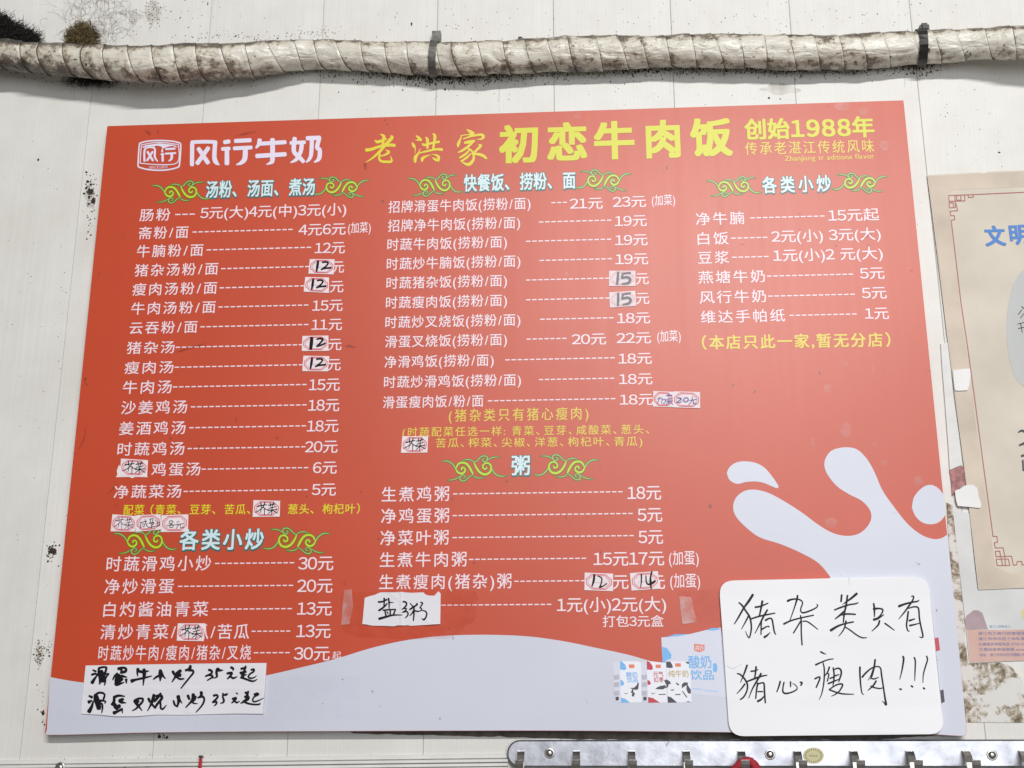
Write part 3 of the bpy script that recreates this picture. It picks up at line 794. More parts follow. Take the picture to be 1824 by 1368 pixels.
right = [
    ('净牛腩', 1239.5, 1325.5, 390.5, 1336, 1469, [('15元起', 1475, 1565.5, 384)]),
    ('白饭', 1242.5, 1297.5, 425.5, 1302, 1367, [('2元(小)', 1374, 1465.5, 421.5), ('3元(大)', 1476, 1568.5, 418.5)]),
    ('豆浆', 1243.5, 1298.5, 459.5, 1304, 1369, [('1元(小)2 元(大)', 1377, 1572, 455.5)]),
    ('燕塘牛奶', 1244, 1362.5, 494.5, 1366, 1520, [('5元', 1531.5, 1575, 487)]),
    ('风行牛奶', 1246, 1364.5, 530, 1368, 1523, [('5元', 1535, 1579, 522)]),
    ('维达手帕纸', 1248.5, 1398, 565, 1406, 1526, [('1元', 1540.5, 1583, 558.5)]),
]
for rw in right:
    row(*rw, HR)
text('yellow_note', '（本店只此一家,暂无分店）', 1250, 1586, 610.5, 24, M_YELP, board, bold=0.022, sp=0.10, y1=605)

# --- printed milk cartons at the lower right
K = 6.842
def q(pts): return [(1064 + x / K, 1080 + y / K) for x, y in pts]
pk = flat_poly('carton_print', q([(780, 380), (1120, 340), (1330, 288), (1505, 258), (1530, 430), (1585, 1110), (1200, 1075), (1150, 1060), (795, 690)]), BT + L2, M_BOXW, board)
for pl, mt in (([(830, 376), (950, 340), (1120, 338), (1000, 362)], M_BLUE), ([(1330, 288), (1400, 264), (1495, 268), (1490, 285), (1400, 296)], M_BLUE),
               ([(790, 492), (850, 510), (905, 590), (895, 640), (850, 648), (820, 690), (795, 690)], M_BLUE),
               ([(1178, 455), (1308, 470), (1305, 540), (1245, 560), (1180, 540)], M_ORNG),
               ([(1410, 700), (1440, 690), (1462, 720), (1462, 790), (1430, 805), (1410, 780)], M_BLUE)):
    flat_poly('carton_mark', q(pl), BT + L3, mt, pk)
text('carton_lettering', '风行', 1064 + 1192 / K, 1064 + 1296 / K, 1080 + 506 / K, 8.5, M_BOXW, pk, layer=L4, bold=0.02, y1=1080 + 514 / K)
text('carton_lettering', '酸奶', 1064 + 1112 / K, 1064 + 1390 / K, 1080 + 680 / K, 22, M_BLUE, pk, layer=L4, bold=0.01, y1=1080 + 676 / K)
text('carton_lettering', '饮品', 1064 + 1132 / K, 1064 + 1420 / K, 1080 + 835 / K, 17, M_BLUE, pk, layer=L4, bold=0.01, y1=1080 + 838 / K)
ribbons('carton_small_print', zs(K, 1064, 1080, [[(1155, 1000, 16), (1285, 1012, 16)], [(1310, 1020, 16), (1470, 1040, 16)]]), BT + L3, mat('faint_blue_ink', lin(178, 205, 238), **PR), pk)
def small_carton(fr, side, marks, word, wcol, ww):
    c = flat_poly('carton_print', q(fr), BT + L3 + 0.00002, mat('carton_bright_ink', lin(232, 233, 243), **PR), board)
    if side:
        flat_poly('carton_side', q(side), BT + L3, M_BOXW, c)
        x0 = side[0][0]
        for yy in (840, 930, 1035):
            flat_poly('carton_side_print', q([(x0 + 8, yy), (x0 + 72, yy - 8), (x0 + 76, yy + 50), (x0 + 14, yy + 56)]), BT + L3 + 0.00006, M_GREYP, c)
        flat_poly('carton_side_print', q([(x0 + 28, 1105), (x0 + 68, 1100), (x0 + 72, 1145), (x0 + 32, 1148)]), BT + L3 + 0.00006, M_DARK, c)
    for pl, mt in marks:
        flat_poly('carton_mark', q(pl), BT + L4, mt, c)
    for body, a, b, y, h in word:
        text('carton_lettering', body, 1064 + a / K, 1064 + b / K, 1080 + y / K, h, wcol, c, layer=L4 + 0.00004, bold=0.012)
small_carton([(273, 668), (500, 672), (532, 690), (540, 1172), (290, 1175)], [(192, 690), (273, 668), (290, 1175), (215, 1150)],
    [([(275, 668), (300, 672), (340, 710), (356, 760), (335, 776), (278, 770)], M_BLUE), ([(282, 895), (310, 905), (328, 940), (318, 960), (284, 970)], M_BLUE), ([(287, 1110), (340, 1128), (398, 1172), (290, 1174)], M_BLUE),
     ([(384, 708), (452, 708), (452, 752), (386, 752)], M_ORNG),
     ([(450, 990), (480, 960), (492, 930), (508, 935), (498, 1010), (470, 1020), (392, 996), (440, 992)], M_DARK), ([(425, 1010), (440, 1010), (440, 1050), (462, 1060), (440, 1105), (418, 1090), (426, 1060), (408, 1050)], M_DARK), ([(320, 1050), (345, 1062), (388, 1052), (345, 1072)], M_DARK)],
    [('酸奶', 352, 490, 832, 9), ('饮品', 358, 495, 896, 9)], M_BLUE, 1)
small_carton([(600, 664), (835, 690), (850, 1172), (620, 1176)], [(530, 690), (600, 664), (620, 1176), (545, 1150)],
    [([(601, 664), (640, 680), (672, 725), (678, 765), (655, 776), (605, 770)], M_CRIM), ([(610, 897), (635, 905), (655, 940), (640, 955), (612, 958)], M_CRIM), ([(618, 1106), (680, 1118), (760, 1172), (621, 1175)], M_CRIM),
     ([(710, 710), (774, 710), (774, 752), (711, 752)], M_ORNG), ([(732, 985), (770, 970), (830, 960), (838, 990), (800, 1012), (760, 1012), (705, 1008)], M_DARK), ([(745, 1070), (835, 1066), (832, 1078), (748, 1080)], M_DARK), ([(645, 1050), (670, 1062), (720, 1052), (672, 1072)], M_DARK)],
    [('元气', 680, 805, 825, 9), ('红枣', 690, 808, 895, 9)], M_CRIM, 1)
small_carton([(838, 672), (1128, 670), (1150, 1170), (860, 1174)], None,
    [([(838, 674), (890, 674), (912, 710), (922, 748), (880, 752), (842, 745)], M_DARK), ([(1070, 680), (1125, 672), (1128, 702), (1095, 698)], M_DARK), ([(856, 1096), (900, 1108), (972, 1172), (861, 1174)], M_DARK),
     ([(948, 694), (1018, 694), (1018, 736), (949, 736)], M_ORNG),
     ([(812, 900), (850, 892), (890, 920), (896, 945), (870, 950), (860, 985), (838, 1000), (842, 960)], M_DARK),
     ([(1030, 950), (1060, 925), (1108, 930), (1100, 955), (1142, 1020), (1138, 1065), (1105, 1060), (1085, 1010), (1088, 960), (1050, 985), (1030, 1000)], M_DARK), ([(1028, 1030), (1045, 1035), (1098, 1108), (1085, 1112)], M_DARK), ([(945, 1072), (1015, 1066), (1012, 1080), (948, 1082)], M_DARK), ([(1072, 1166), (1110, 1156), (1148, 1168)], M_DARK), ([(955, 925), (1000, 950), (985, 965), (965, 950)], M_DARK), ([(892, 1015), (935, 1012), (932, 1026), (895, 1026)], M_DARK)],
    [('纯牛奶', 865, 1112, 822, 12)], M_GOLD, 1)
flat_poly('carton_corner_print', [(1664, 1137), (1671.5, 1135), (1674.5, 1158), (1667, 1160.5)], BT + L2, M_CRIM, board)
flat_poly('carton_corner_print', [(1674.5, 1230), (1680.5, 1228), (1682.8, 1250), (1677, 1253)], BT + L2, M_DARK, board)

M_DROP = tape_material('dried_droplet_film', (0.80, 0.50, 0.48, 1), 0.16, 0.3)
for px, py, ra, rb_ in ((1474, 692, 6, 7.5), (1506, 766, 9.5, 14), (1448, 787, 4, 8), (1557, 792, 5, 5.5), (1635, 858, 9, 10), (1480, 932, 11, 9), (1556, 660, 3, 9), (1506, 649, 3.5, 4), (1050, 630, 2.2, 6.5), (1010, 488, 2.0, 4), (1500, 190, 14, 7), (1537, 199, 8, 6), (1575, 260, 8, 9), (1030, 207, 7, 6), (1575, 825, 5, 5)):
    flat_poly('dried_droplet', [(px + ra * math.cos(rad(a)) * (1 + 0.15 * math.sin(a * 0.05 + px)), py + rb_ * math.sin(rad(a))) for a in range(0, 360, 24)], BT + 0.0007, M_DROP, board)

M_SMEAR = tape_material('dark_smear_film', (0.16, 0.02, 0.012, 1), 0.26, 0.5)
ribbons('smear', [[(258, 232, 2), (264, 236, 5), (268, 241, 2)], [(281, 232, 2), (282, 236, 2)], [(418, 243, 1), (436, 238, 4), (456, 234, 1)], [(616, 617, 2), (622, 616, 4), (634, 619, 1)], [(316, 627, 2), (340, 619, 5), (366, 612, 2)], [(420, 742, 1), (421, 750, 3)], [(684, 211, 1), (686, 214, 4)], [(650, 292, 6), (651, 302, 4)], [(190, 880, 1), (200, 872, 3), (206, 862, 1)], [(1320, 436, 2), (1326, 434, 2)], [(1488, 437, 2), (1490, 438, 2)], [(1540, 424, 2), (1548, 418, 3), (1552, 416, 1)], [(1622, 481, 2), (1625, 482, 2)], [(140, 800, 1), (150, 780, 3), (152, 760, 1)]], BT + 0.00072, M_SMEAR, board)

# ------------------------------------------------------------------ price stickers
def bil(Q, u, v):
    (ax, ay), (bx, by), (cx, cy), (dx, dy) = Q
    return ((ax*(1-u)+bx*u)*(1-v) + (dx*(1-u)+cx*u)*v, (ay*(1-u)+by*u)*(1-v) + (dy*(1-u)+cy*u)*v)
TWELVE = [[(.34, .16, 3.2), (.33, .50, 3.4), (.31, .84, 2.1)], [(.52, .22, 2.2), (.62, .18, 2.6), (.74, .22, 2.6), (.70, .42, 2.2), (.50, .70, 2.2)], [(.50, .70, 2.0), (.62, .62, 2.4), (.88, .56, 2.6)]]
TWELVEB = [[(.36, .14, 4.4), (.35, .50, 4.8), (.33, .86, 4.2)], [(.56, .24, 2.2), (.68, .18, 2.8), (.78, .26, 2.8), (.70, .46, 2.4), (.56, .70, 2.2)], [(.56, .70, 2.2), (.70, .64, 2.4), (.88, .50, 2.4)]]
FIFTEEN = [[(.34, .10, 3.0), (.33, .50, 3.6), (.30, .88, 3.0)], [(.50, .20, 2.6), (.80, .14, 3.0)], [(.52, .20, 2.8), (.48, .46, 3.0)], [(.48, .46, 3.0), (.70, .42, 3.4), (.80, .58, 3.8), (.72, .80, 3.6), (.50, .86, 2.4)]]
TWOL = [[(.34, .10, 2.8), (.32, .45, 3.0), (.26, .78, 1.6)], [(.46, .16, 1.4), (.60, .28, 1.8), (.58, .60, 1.8), (.53, .82, 2.2)], [(.53, .80, 2.4), (.62, .76, 1.8), (.78, .58, 1.4)]]
FOURT = [[(.40, .12, 2.0), (.38, .50, 1.8), (.33, .85, 1.2)], [(.56, .22, 1.6), (.55, .55, 1.8), (.60, .70, 2.2), (.72, .68, 3.0), (.86, .55, 2.6)], [(.78, .02, 2.2), (.72, .30, 2.2), (.70, .60, 3.0), (.70, .98, 1.4)]]
JIECAI = [[(.16, .38, 1.6), (.34, .30, 1.4), (.50, .26, 1.2)], [(.28, .14, 1.5), (.31, .42, 1.2)], [(.43, .12, 1.4), (.38, .40, 1.2)], [(.38, .38, 1.4), (.26, .58, 1.08), (.08, .74, .8)], [(.37, .40, 1.3), (.48, .54, 1.08), (.60, .58, .8)], [(.30, .56, 1.1), (.29, .74, .9)], [(.43, .52, 1.1), (.43, .90, .9)],
          [(.56, .30, 1.3), (.72, .24, 1.3), (.82, .20, 1.0)], [(.63, .14, 1.4), (.66, .36, 1.2)], [(.76, .10, 1.4), (.72, .34, 1.2)], [(.58, .48, 1.0), (.82, .38, 1.2)], [(.55, .62, 1.1), (.90, .54, 1.1)], [(.71, .40, 1.3), (.70, .88, 1.0)], [(.70, .62, 1.08), (.56, .82, .8)], [(.72, .60, 1.08), (.92, .78, 1.0)]]
THIN = [[(x, y, w * 0.62) for x, y, w in s] for s in JIECAI]
XIANDAN = [[(.18, .46, .9), (.44, .40, .9)], [(.22, .44, .9), (.18, .84, .8)], [(.26, .56, .8), (.34, .56, .8), (.34, .70, .8), (.27, .70, .8)], [(.38, .28, .9), (.42, .60, 1), (.50, .80, .8)], [(.56, .30, .9), (.70, .26, .9), (.66, .44, .9)], [(.60, .28, .9), (.56, .56, .9)], [(.54, .54, .9), (.72, .50, 1.08), (.66, .66, 1.4)], [(.62, .50, 1.0), (.62, .84, 1.0)], [(.52, .80, .9), (.76, .76, .9)], [(.78, .36, .8), (.82, .44, .8)], [(.80, .58, .8), (.94, .52, .9), (.93, .74, .9), (.80, .78, .8)], [(.87, .44, .8), (.87, .74, .8)]]
EIGHT = [[(.42, .36, .9), (.34, .34, .9), (.30, .46, .9), (.44, .60, .9), (.42, .74, .9), (.32, .72, .9), (.36, .56, .9), (.44, .38, .9)], [(.20, .62, .7), (.50, .60, .7)], [(.58, .44, .8), (.66, .40, .8)], [(.54, .60, .8), (.84, .52, .8)], [(.66, .56, .8), (.56, .82, .7)], [(.72, .54, .8), (.72, .78, .8), (.84, .74, .6)]]
JIACAI = [[(.20, .50, 1.08), (.44, .44, 1.08), (.42, .76, 1.0)], [(.32, .38, 1.08), (.22, .80, 1.0)], [(.48, .54, 1.0), (.60, .52, 1.0), (.58, .76, 1.0), (.48, .76, 1.0)], [(.66, .26, 1.6), (.92, .22, 1.6)], [(.74, .14, 1.08), (.76, .36, 1.2)], [(.66, .50, 1.08), (.94, .44, 1.2)], [(.64, .62, 1.08), (.96, .60, 1.2)], [(.80, .42, 1.08), (.78, .88, 1.0)], [(.76, .64, 1.0), (.66, .84, .9)], [(.82, .64, 1.0), (.98, .82, 1.2)]]
TWENTY = [[(.16, .40, 1.4), (.30, .44, 2.2), (.24, .56, 1.4), (.14, .70, 1.08), (.32, .64, 1.4)], [(.50, .36, 1.5), (.40, .46, 1.5), (.42, .64, 1.5), (.54, .60, 1.5), (.56, .44, 1.5), (.49, .36, 1.4)], [(.62, .54, 1.08), (.86, .46, 1.2)], [(.72, .30, 1.08), (.68, .60, 1.08), (.58, .80, 1.0)], [(.76, .50, 1.3), (.76, .72, 1.4), (.90, .74, 1.2)]]
def octo(m, cx, cy, w):
    a = [(m, cy), (cx, m + .02), (1 - cx, m + .02), (1 - m, cy), (1 - m, 1 - cy), (1 - cx, 1 - m - .02), (cx, 1 - m - .02), (m, 1 - cy), (m, cy)]
    out = []
    for i in range(8):
        out.append([(a[i][0], a[i][1], w), (a[i+1][0], a[i+1][1], w)])
    return out
st_i = [0]
def sticker(Q, strokes, label, pen=None, faded=False, lift=0.0):
    s = empty('price_sticker')
    tag(s, label, 'sticker', 'handwritten stickers on the menu board')
    D = BT + 0.0008 + lift
    slab('paper', [bil(Q, u, v) for u, v in ((0, 0), (.5, .0), (1, 0), (1, .5), (1, 1), (.5, 1), (0, 1), (0, .5))], BT + 0.0006 + lift, D, M_STICK, s)
    def mp(st): return [[bil(Q, x, y) + (w,) for x, y, w in k] for k in st]
    lines = octo(.06, .26, .36, 1.3) + octo(.12, .30, .40, 0.9)
    ribbons('red_frame', mp(lines), D + 0.00008, mat('worn_red_line', lin(226, 176, 178), rough=0.55) if faded else M_SRED, s, seg=2)
    ribbons('rule_line', mp([[(.26, .55, .7), (.76, .55, .7)]]), D + 0.00008, M_SGRY, s, seg=2)
    ribbons('handwriting', [[(x, y, w * 1.3) for x, y, w in k] for k in mp(strokes)], D + 0.0003, pen or M_INK, s, seg=4)
    st_i[0] += 1
    return s
sticker([(551.8, 461.4), (596, 461.8), (594.4, 488.7), (549.3, 487.3)], TWELVE, 'sticker reading 12, topmost one in the left price column')
sticker([(543.8, 493.4), (586, 494.2), (586, 521.8), (540.9, 519.4)], TWELVE, 'sticker reading 12 just under the topmost sticker of the left column')
sticker([(538.7, 598.4), (585, 597.6), (585, 624.8), (537.6, 625.1)], TWELVEB, 'sticker with a heavy bold 12 below the 11 yuan price, left column')
sticker([(540.4, 633.5), (586.8, 634.4), (584, 661.4), (538.4, 660.9)], TWELVE, 'sticker reading 12 above the 15 yuan beef soup row, lowest 12 at left')
sticker([(215.4, 816.7), (263.7, 819.6), (262, 848), (213.7, 846.5)], JIECAI, 'tilted sticker with two characters before the egg soup row')
sticker([(451.4, 890.7), (499, 892), (498.2, 920.2), (450, 920.7)], JIECAI, 'sticker with two characters inside the yellow side dish line at left')
sticker([(200.2, 916), (242.6, 919.3), (240.9, 947), (197, 946.5)], THIN, 'thinly written sticker, leftmost of three in a row above the stir fry heading', M_PEN)
sticker([(240.9, 917.9), (286, 915.8), (287.4, 943), (241.8, 947.4)], XIANDAN, 'thinly written sticker, middle of three in a row above the stir fry heading', M_PEN, lift=0.0003)
sticker([(287.4, 917.9), (335.6, 916), (334.7, 947), (286.5, 947.7)], EIGHT, 'sticker thinly marked 8 yuan, rightmost of three above the stir fry heading', M_PEN)
sticker([(316.6, 1110.3), (365.8, 1110.3), (362.9, 1142), (314.8, 1141.2)], JIECAI, 'sticker with two characters in the fried greens row near the board bottom')
sticker([(1085, 482.2), (1132, 482.2), (1132, 509.5), (1085, 509.5)], FIFTEEN, 'worn sticker reading 15 in the middle price column, upper of two', M_FADE, True)
sticker([(1085, 520.7), (1131.5, 517.8), (1133.5, 544.6), (1086.7, 548)], FIFTEEN, 'worn tilted sticker reading 15 in the middle price column, lower of two', M_FADE, True)
sticker([(1163.7, 696.4), (1200, 698), (1198.6, 725), (1163.3, 724.2)], JIACAI, 'sticker with two small characters right after the 18 yuan price, left of pair', M_VIO)
sticker([(1199.2, 697), (1247, 698.3), (1247, 727), (1198.2, 725.6)], TWENTY, 'sticker reading 20 yuan at the end of the lean pork rice row', M_VIO, lift=0.0003)
sticker([(716.6, 777), (762.6, 777), (761.3, 806), (714.3, 806.7)], JIECAI, 'sticker with two characters before the second yellow note line, above porridge heading', M_PEN)
sticker([(1041.4, 1019.9), (1092.2, 1021.8), (1092, 1053), (1041, 1051)], TWOL, 'sticker reading 12 in the lean pork porridge row')
sticker([(1122, 1020.9), (1172, 1017.1), (1175, 1048.5), (1125, 1052)], FOURT, 'tilted sticker reading 14 in the lean pork porridge row')
# torn remains of an older label round the egg soup sticker
flat_poly('label_residue', [(208, 838), (212, 828), (216, 832), (218, 845), (262, 846), (263, 850), (240, 849.5), (236, 852), (230, 849.5), (206, 850), (209, 846)], BT + L4, M_STICK, board)

# ------------------------------------------------------------------ handwritten papers
card = empty('handwritten_card'); tag(card, 'white rounded card with thin black handwriting at the lower right of the menu board', 'card')
def rounded(Q, r, n=6):
    out = []
    for k in range(4):
        p0 = Vector(Q[(k - 1) % 4]); p = Vector(Q[k]); p2 = Vector(Q[(k + 1) % 4])
        a = p + (p0 - p).normalized() * r; b = p + (p2 - p).normalized() * r
        for i in range(n + 1):
            t = i / n
            s = a.lerp(p, t).lerp(p.lerp(b, t), t)
            out.append((s.x, s.y))
    return out
CD = BT + 0.0024
def card_relief(x, y):
    v_ = (y - 1030) / 280.0; u_ = (x - 1285) / 390.0
    h = 0.0010 * math.sin(u_ * 3.0 + 0.4) + 0.0008 * math.sin(v_ * 5.0 + u_ * 2.0)
    h += 0.0003 * max(0.0, 1 - abs(v_ - 0.33 - 0.02 * u_) / 0.09) + 0.00022 * max(0.0, 1 - abs(v_ - 0.76) / 0.07)
    h += 0.0025 * max(0.0, v_ - 0.8) * max(0.0, u_) * 4 + 0.0012 * max(0.0, 0.12 - v_) / 0.12
    return 0.0018 + h
sheet('card_sheet', rounded([(1280.5, 1034.5), (1653.5, 1026.5), (1682.5, 1307.5), (1299.5, 1311.5)], 27), BT + 0.0008, CD, card_relief, M_CARD, card)
A1 = (9.12, 1290, 1030); A2 = (9.12, 1460, 1030); A3 = (9.12, 1290, 1140); A4 = (9.12, 1460, 1140)
s1 = [[(465, 268, 34), (400, 370, 34), (320, 480, 26), (240, 620, 24), (165, 742, 14)], [(238, 395, 18), (290, 440, 24), (350, 530, 24), (410, 620, 26), (435, 720, 24), (440, 830, 22), (410, 962, 18), (375, 930, 14), (345, 860, 8)], [(400, 600, 22), (350, 700, 20), (280, 828, 10)],
      [(505, 470, 26), (590, 455, 24), (712, 405, 16)], [(620, 372, 30), (600, 480, 26), (570, 620, 20)], [(430, 662, 20), (560, 620, 24), (700, 590, 22), (826, 566, 16)], [(700, 515, 24), (640, 620, 26), (570, 760, 20), (500, 895, 10)], [(605, 690, 22), (600, 800, 20), (598, 912, 16)], [(672, 682, 28), (730, 652, 22), (775, 665, 22), (795, 760, 22), (815, 870, 20), (840, 914, 12)], [(608, 832, 24), (690, 785, 18), (730, 782, 14), (725, 800, 8)], [(652, 958, 30), (700, 925, 24), (748, 878, 8)],
      [(1032, 368, 32), (1100, 342, 24), (1190, 338, 20), (1255, 365, 18), (1272, 410, 18), (1245, 490, 18), (1248, 540, 18), (1290, 560, 22), (1400, 525, 22), (1490, 480, 18), (1520, 440, 16), (1500, 420, 8)], [(1192, 280, 24), (1180, 350, 26), (1140, 480, 18), (1062, 700, 12)],
      [(970, 742, 26), (1080, 690, 22), (1240, 645, 20), (1452, 600, 18)], [(1240, 605, 18), (1252, 700, 22), (1252, 880, 20), (1265, 1082, 20)], [(1240, 700, 20), (1180, 800, 20), (1125, 890, 18)], [(1280, 700, 18), (1340, 700, 18), (1420, 750, 18), (1520, 830, 12)]]
s2 = [[(358, 272, 26), (348, 378, 24)], [(602, 250, 34), (520, 320, 30), (430, 385, 20), (370, 428, 6)], [(452, 280, 24), (430, 440, 26), (400, 580, 24), (385, 715, 18)], [(242, 515, 20), (340, 475, 24), (480, 430, 22), (580, 415, 20), (628, 395, 14)], [(395, 535, 20), (330, 600, 26), (250, 662, 14)], [(330, 600, 20), (440, 580, 24), (582, 586, 20)],
      [(182, 846, 36), (300, 775, 28), (420, 735, 22), (550, 708, 20)], [(428, 695, 24), (405, 800, 20), (360, 880, 16), (308, 940, 10)], [(415, 792, 16), (500, 845, 18), (600, 920, 18), (690, 965, 18), (765, 964, 12)],
      [(878, 410, 22), (890, 500, 26), (890, 625, 14)], [(880, 498, 34), (960, 490, 22), (1020, 505, 22), (1022, 545, 20), (980, 610, 18), (930, 650, 16)], [(880, 672, 34), (950, 650, 30), (1040, 592, 14)], [(972, 690, 26), (950, 760, 24), (850, 858, 12)], [(1060, 732, 22), (1120, 775, 20), (1214, 845, 12)],
      [(1288, 455, 34), (1380, 420, 28), (1500, 390, 24), (1590, 375, 20), (1616, 352, 10)], [(1490, 294, 14), (1525, 292, 20), (1515, 350, 22), (1450, 450, 24), (1370, 560, 20), (1285, 662, 10)], [(1440, 490, 16), (1520, 465, 20), (1590, 470, 22), (1612, 520, 22), (1620, 640, 22), (1645, 780, 22), (1678, 930, 22), (1660, 962, 18), (1620, 950, 8)], [(1440, 540, 24), (1425, 660, 24), (1412, 760, 22), (1430, 845, 18), (1460, 860, 10)], [(1458, 688, 28), (1545, 660, 16)], [(1465, 768, 26), (1540, 752, 20), (1622, 730, 14)]]
s3 = [[(372, 410, 26), (330, 530, 24), (265, 690, 10)], [(210, 545, 16), (260, 560, 22), (330, 630, 24), (375, 720, 24), (370, 820, 22), (320, 920, 22), (262, 966, 18)], [(335, 715, 24), (280, 790, 20), (205, 872, 10)], [(435, 508, 22), (500, 500, 20), (550, 480, 12)], [(518, 435, 26), (510, 520, 24), (495, 620, 20)], [(370, 675, 20), (500, 625, 26), (620, 585, 22), (698, 572, 14)], [(598, 545, 26), (540, 650, 26), (460, 790, 20), (398, 946, 10)], [(545, 700, 24), (525, 820, 22), (512, 950, 18)], [(555, 712, 20), (620, 695, 20), (648, 715, 22), (655, 850, 24), (668, 1020, 20)], [(548, 838, 18), (625, 838, 18)], [(545, 995, 30), (600, 965, 26), (655, 905, 14)],
      [(910, 672, 24), (890, 750, 22), (855, 842, 16)], [(972, 685, 20), (955, 770, 20), (955, 840, 22), (1000, 868, 24), (1090, 850, 20), (1170, 810, 18), (1185, 770, 14), (1150, 725, 12), (1110, 705, 8)], [(1078, 680, 22), (1078, 760, 16)], [(1232, 685, 18), (1262, 695, 28), (1245, 740, 18)],
      [(1568, 190, 22), (1610, 215, 20), (1656, 230, 8)], [(1488, 402, 26), (1580, 360, 20), (1680, 322, 18), (1772, 306, 14)], [(1605, 370, 16), (1625, 460, 20), (1625, 620, 20), (1605, 780, 18), (1575, 900, 14), (1540, 968, 8)], [(1475, 630, 24), (1545, 598, 20), (1550, 640, 22), (1495, 770, 20)]]
s4 = [[(158, 440, 24), (130, 520, 20), (85, 580, 14)], [(130, 545, 16), (150, 560, 18), (125, 668, 18)], [(220, 450, 20), (235, 560, 22), (228, 680, 20), (214, 742, 10)], [(225, 490, 14), (290, 458, 22), (340, 480, 24), (352, 540, 24), (330, 620, 22), (310, 680, 14)], [(250, 582, 22), (315, 560, 14)], [(165, 625, 18), (230, 600, 22)], [(140, 708, 22), (230, 672, 22), (310, 640, 14)],
      [(155, 805, 18), (260, 735, 20), (350, 712, 22), (372, 740, 22), (320, 830, 20), (250, 885, 16), (190, 912, 8)], [(160, 808, 20), (260, 845, 20), (380, 875, 20), (555, 880, 12)],
      [(655, 440, 26), (655, 560, 24), (670, 760, 20), (690, 865, 16), (720, 886, 8)], [(692, 602, 26), (760, 525, 24), (850, 455, 20), (940, 430, 18), (990, 460, 20), (1005, 560, 22), (1035, 760, 22), (1062, 940, 24), (1080, 1052, 30), (1045, 1015, 14), (1012, 992, 8)], [(902, 318, 24), (885, 440, 26), (850, 580, 22), (825, 635, 12)], [(870, 470, 14), (830, 580, 12), (785, 655, 8)], [(850, 625, 18), (890, 632, 20), (958, 605, 12)], [(918, 665, 24), (870, 740, 24), (785, 818, 12)], [(835, 752, 24), (900, 775, 20), (980, 788, 18), (1040, 770, 12)],
      [(1352, 265, 22), (1365, 310, 26), (1340, 480, 20), (1302, 638, 10)], [(1538, 285, 22), (1555, 350, 20), (1550, 520, 18), (1545, 662, 10)], [(1738, 262, 20), (1752, 320, 20), (1720, 430, 20), (1685, 560, 16), (1678, 690, 10)], [(1302, 795, 22), (1328, 802, 22)], [(1490, 745, 24), (1512, 762, 22)], [(1686, 778, 22), (1704, 792, 24)]]
ribbons('handwriting', zs(*A1, s1, fat=1.22) + zs(*A2, s2, fat=1.22), CD + 0.00025, M_PEN, card, relief=card_relief)
ribbons('handwriting', zs(*A3, s3, fat=1.22) + zs(*A4, s4, fat=1.22), CD + 0.00025, M_PEN, card, relief=card_relief)
# creases / small tear on the card
ribbons('crease', [[(1513, 1027.5, 1.08), (1512, 1036, .8), (1515, 1044, .4)], [(1295, 1186, .8), (1304, 1191, 1.0), (1312, 1188, .8), (1322, 1182, .3)]], CD + 0.0002, mat('paper_crease', (0.60, 0.60, 0.62, 1), rough=0.7), card, relief=card_relief)

note = empty('brush_written_note'); tag(note, 'white paper strip with thick black brush writing at the lower left of the board', 'paper note')
ND = BT + 0.0012
def note_relief(x, y):
    return 0.0010 + 0.0006 * math.sin((x - 150) / 38.0) + 0.0007 * max(0.0, 1 - abs(x - 333 - (y - 1230) * 0.1) / 9) + 0.0006 * max(0.0, 1 - abs(y - 1229) / 7) + 0.0005 * math.sin(y / 17.0)
sheet('paper', [(152.5, 1185.5), (230, 1184), (320, 1182.5), (400, 1181.5), (474.5, 1181), (472, 1225), (468.5, 1271.5), (420, 1271), (380, 1272), (330, 1273.5), (280, 1273), (240, 1276), (205, 1276), (175, 1273), (144.5, 1271.5), (148, 1230)], BT + 0.0006, ND, note_relief, M_PAPER, note, step=7.0)
B1 = (10.13, 140, 1170); B2 = (10.13, 310, 1170)
n1 = [[(258, 240, 26), (310, 262, 34)], [(240, 322, 36), (300, 305, 34), (345, 330, 30)], [(330, 340, 24), (285, 400, 40), (245, 465, 56)],
      [(365, 205, 36), (440, 185, 32), (500, 195, 34), (490, 250, 36), (470, 320, 40)], [(365, 210, 36), (362, 300, 40), (385, 380, 44), (380, 490, 24)], [(400, 270, 80), (420, 340, 100), (420, 400, 90)], [(470, 320, 24), (545, 302, 22), (505, 350, 30), (480, 400, 34), (480, 450, 30), (466, 515, 16)], [(400, 440, 44), (450, 440, 40)],
      [(720, 215, 50), (800, 195, 36), (855, 215, 40), (840, 265, 46), (760, 285, 34)], [(770, 215, 40), (780, 290, 40)], [(700, 300, 36), (650, 350, 34), (615, 415, 18)], [(720, 330, 60), (720, 390, 90), (780, 350, 50), (870, 368, 18)], [(690, 380, 50), (670, 440, 40), (740, 440, 40), (790, 400, 40)], [(665, 470, 36), (690, 500, 50), (820, 460, 16)], [(858, 410, 46), (862, 478, 16)],
      [(1070, 220, 50), (1060, 300, 30), (1068, 350, 14)], [(1060, 245, 36), (1140, 270, 46), (1260, 255, 22)], [(1180, 230, 50), (1185, 300, 60), (1175, 400, 36), (1165, 515, 18)], [(960, 435, 60), (1040, 410, 36), (1180, 380, 36), (1320, 345, 16)],
      [(1475, 245, 50), (1480, 310, 70), (1470, 435, 18)], [(1350, 405, 20), (1400, 365, 34), (1470, 330, 40)], [(1500, 300, 44), (1535, 360, 30), (1570, 390, 14)],
      [(1700, 265, 44), (1725, 310, 44)], [(1790, 290, 60), (1740, 370, 36), (1685, 452, 18)], [(1780, 320, 60), (1830, 330, 60)], [(1770, 370, 26), (1830, 400, 34), (1900, 395, 22)]]
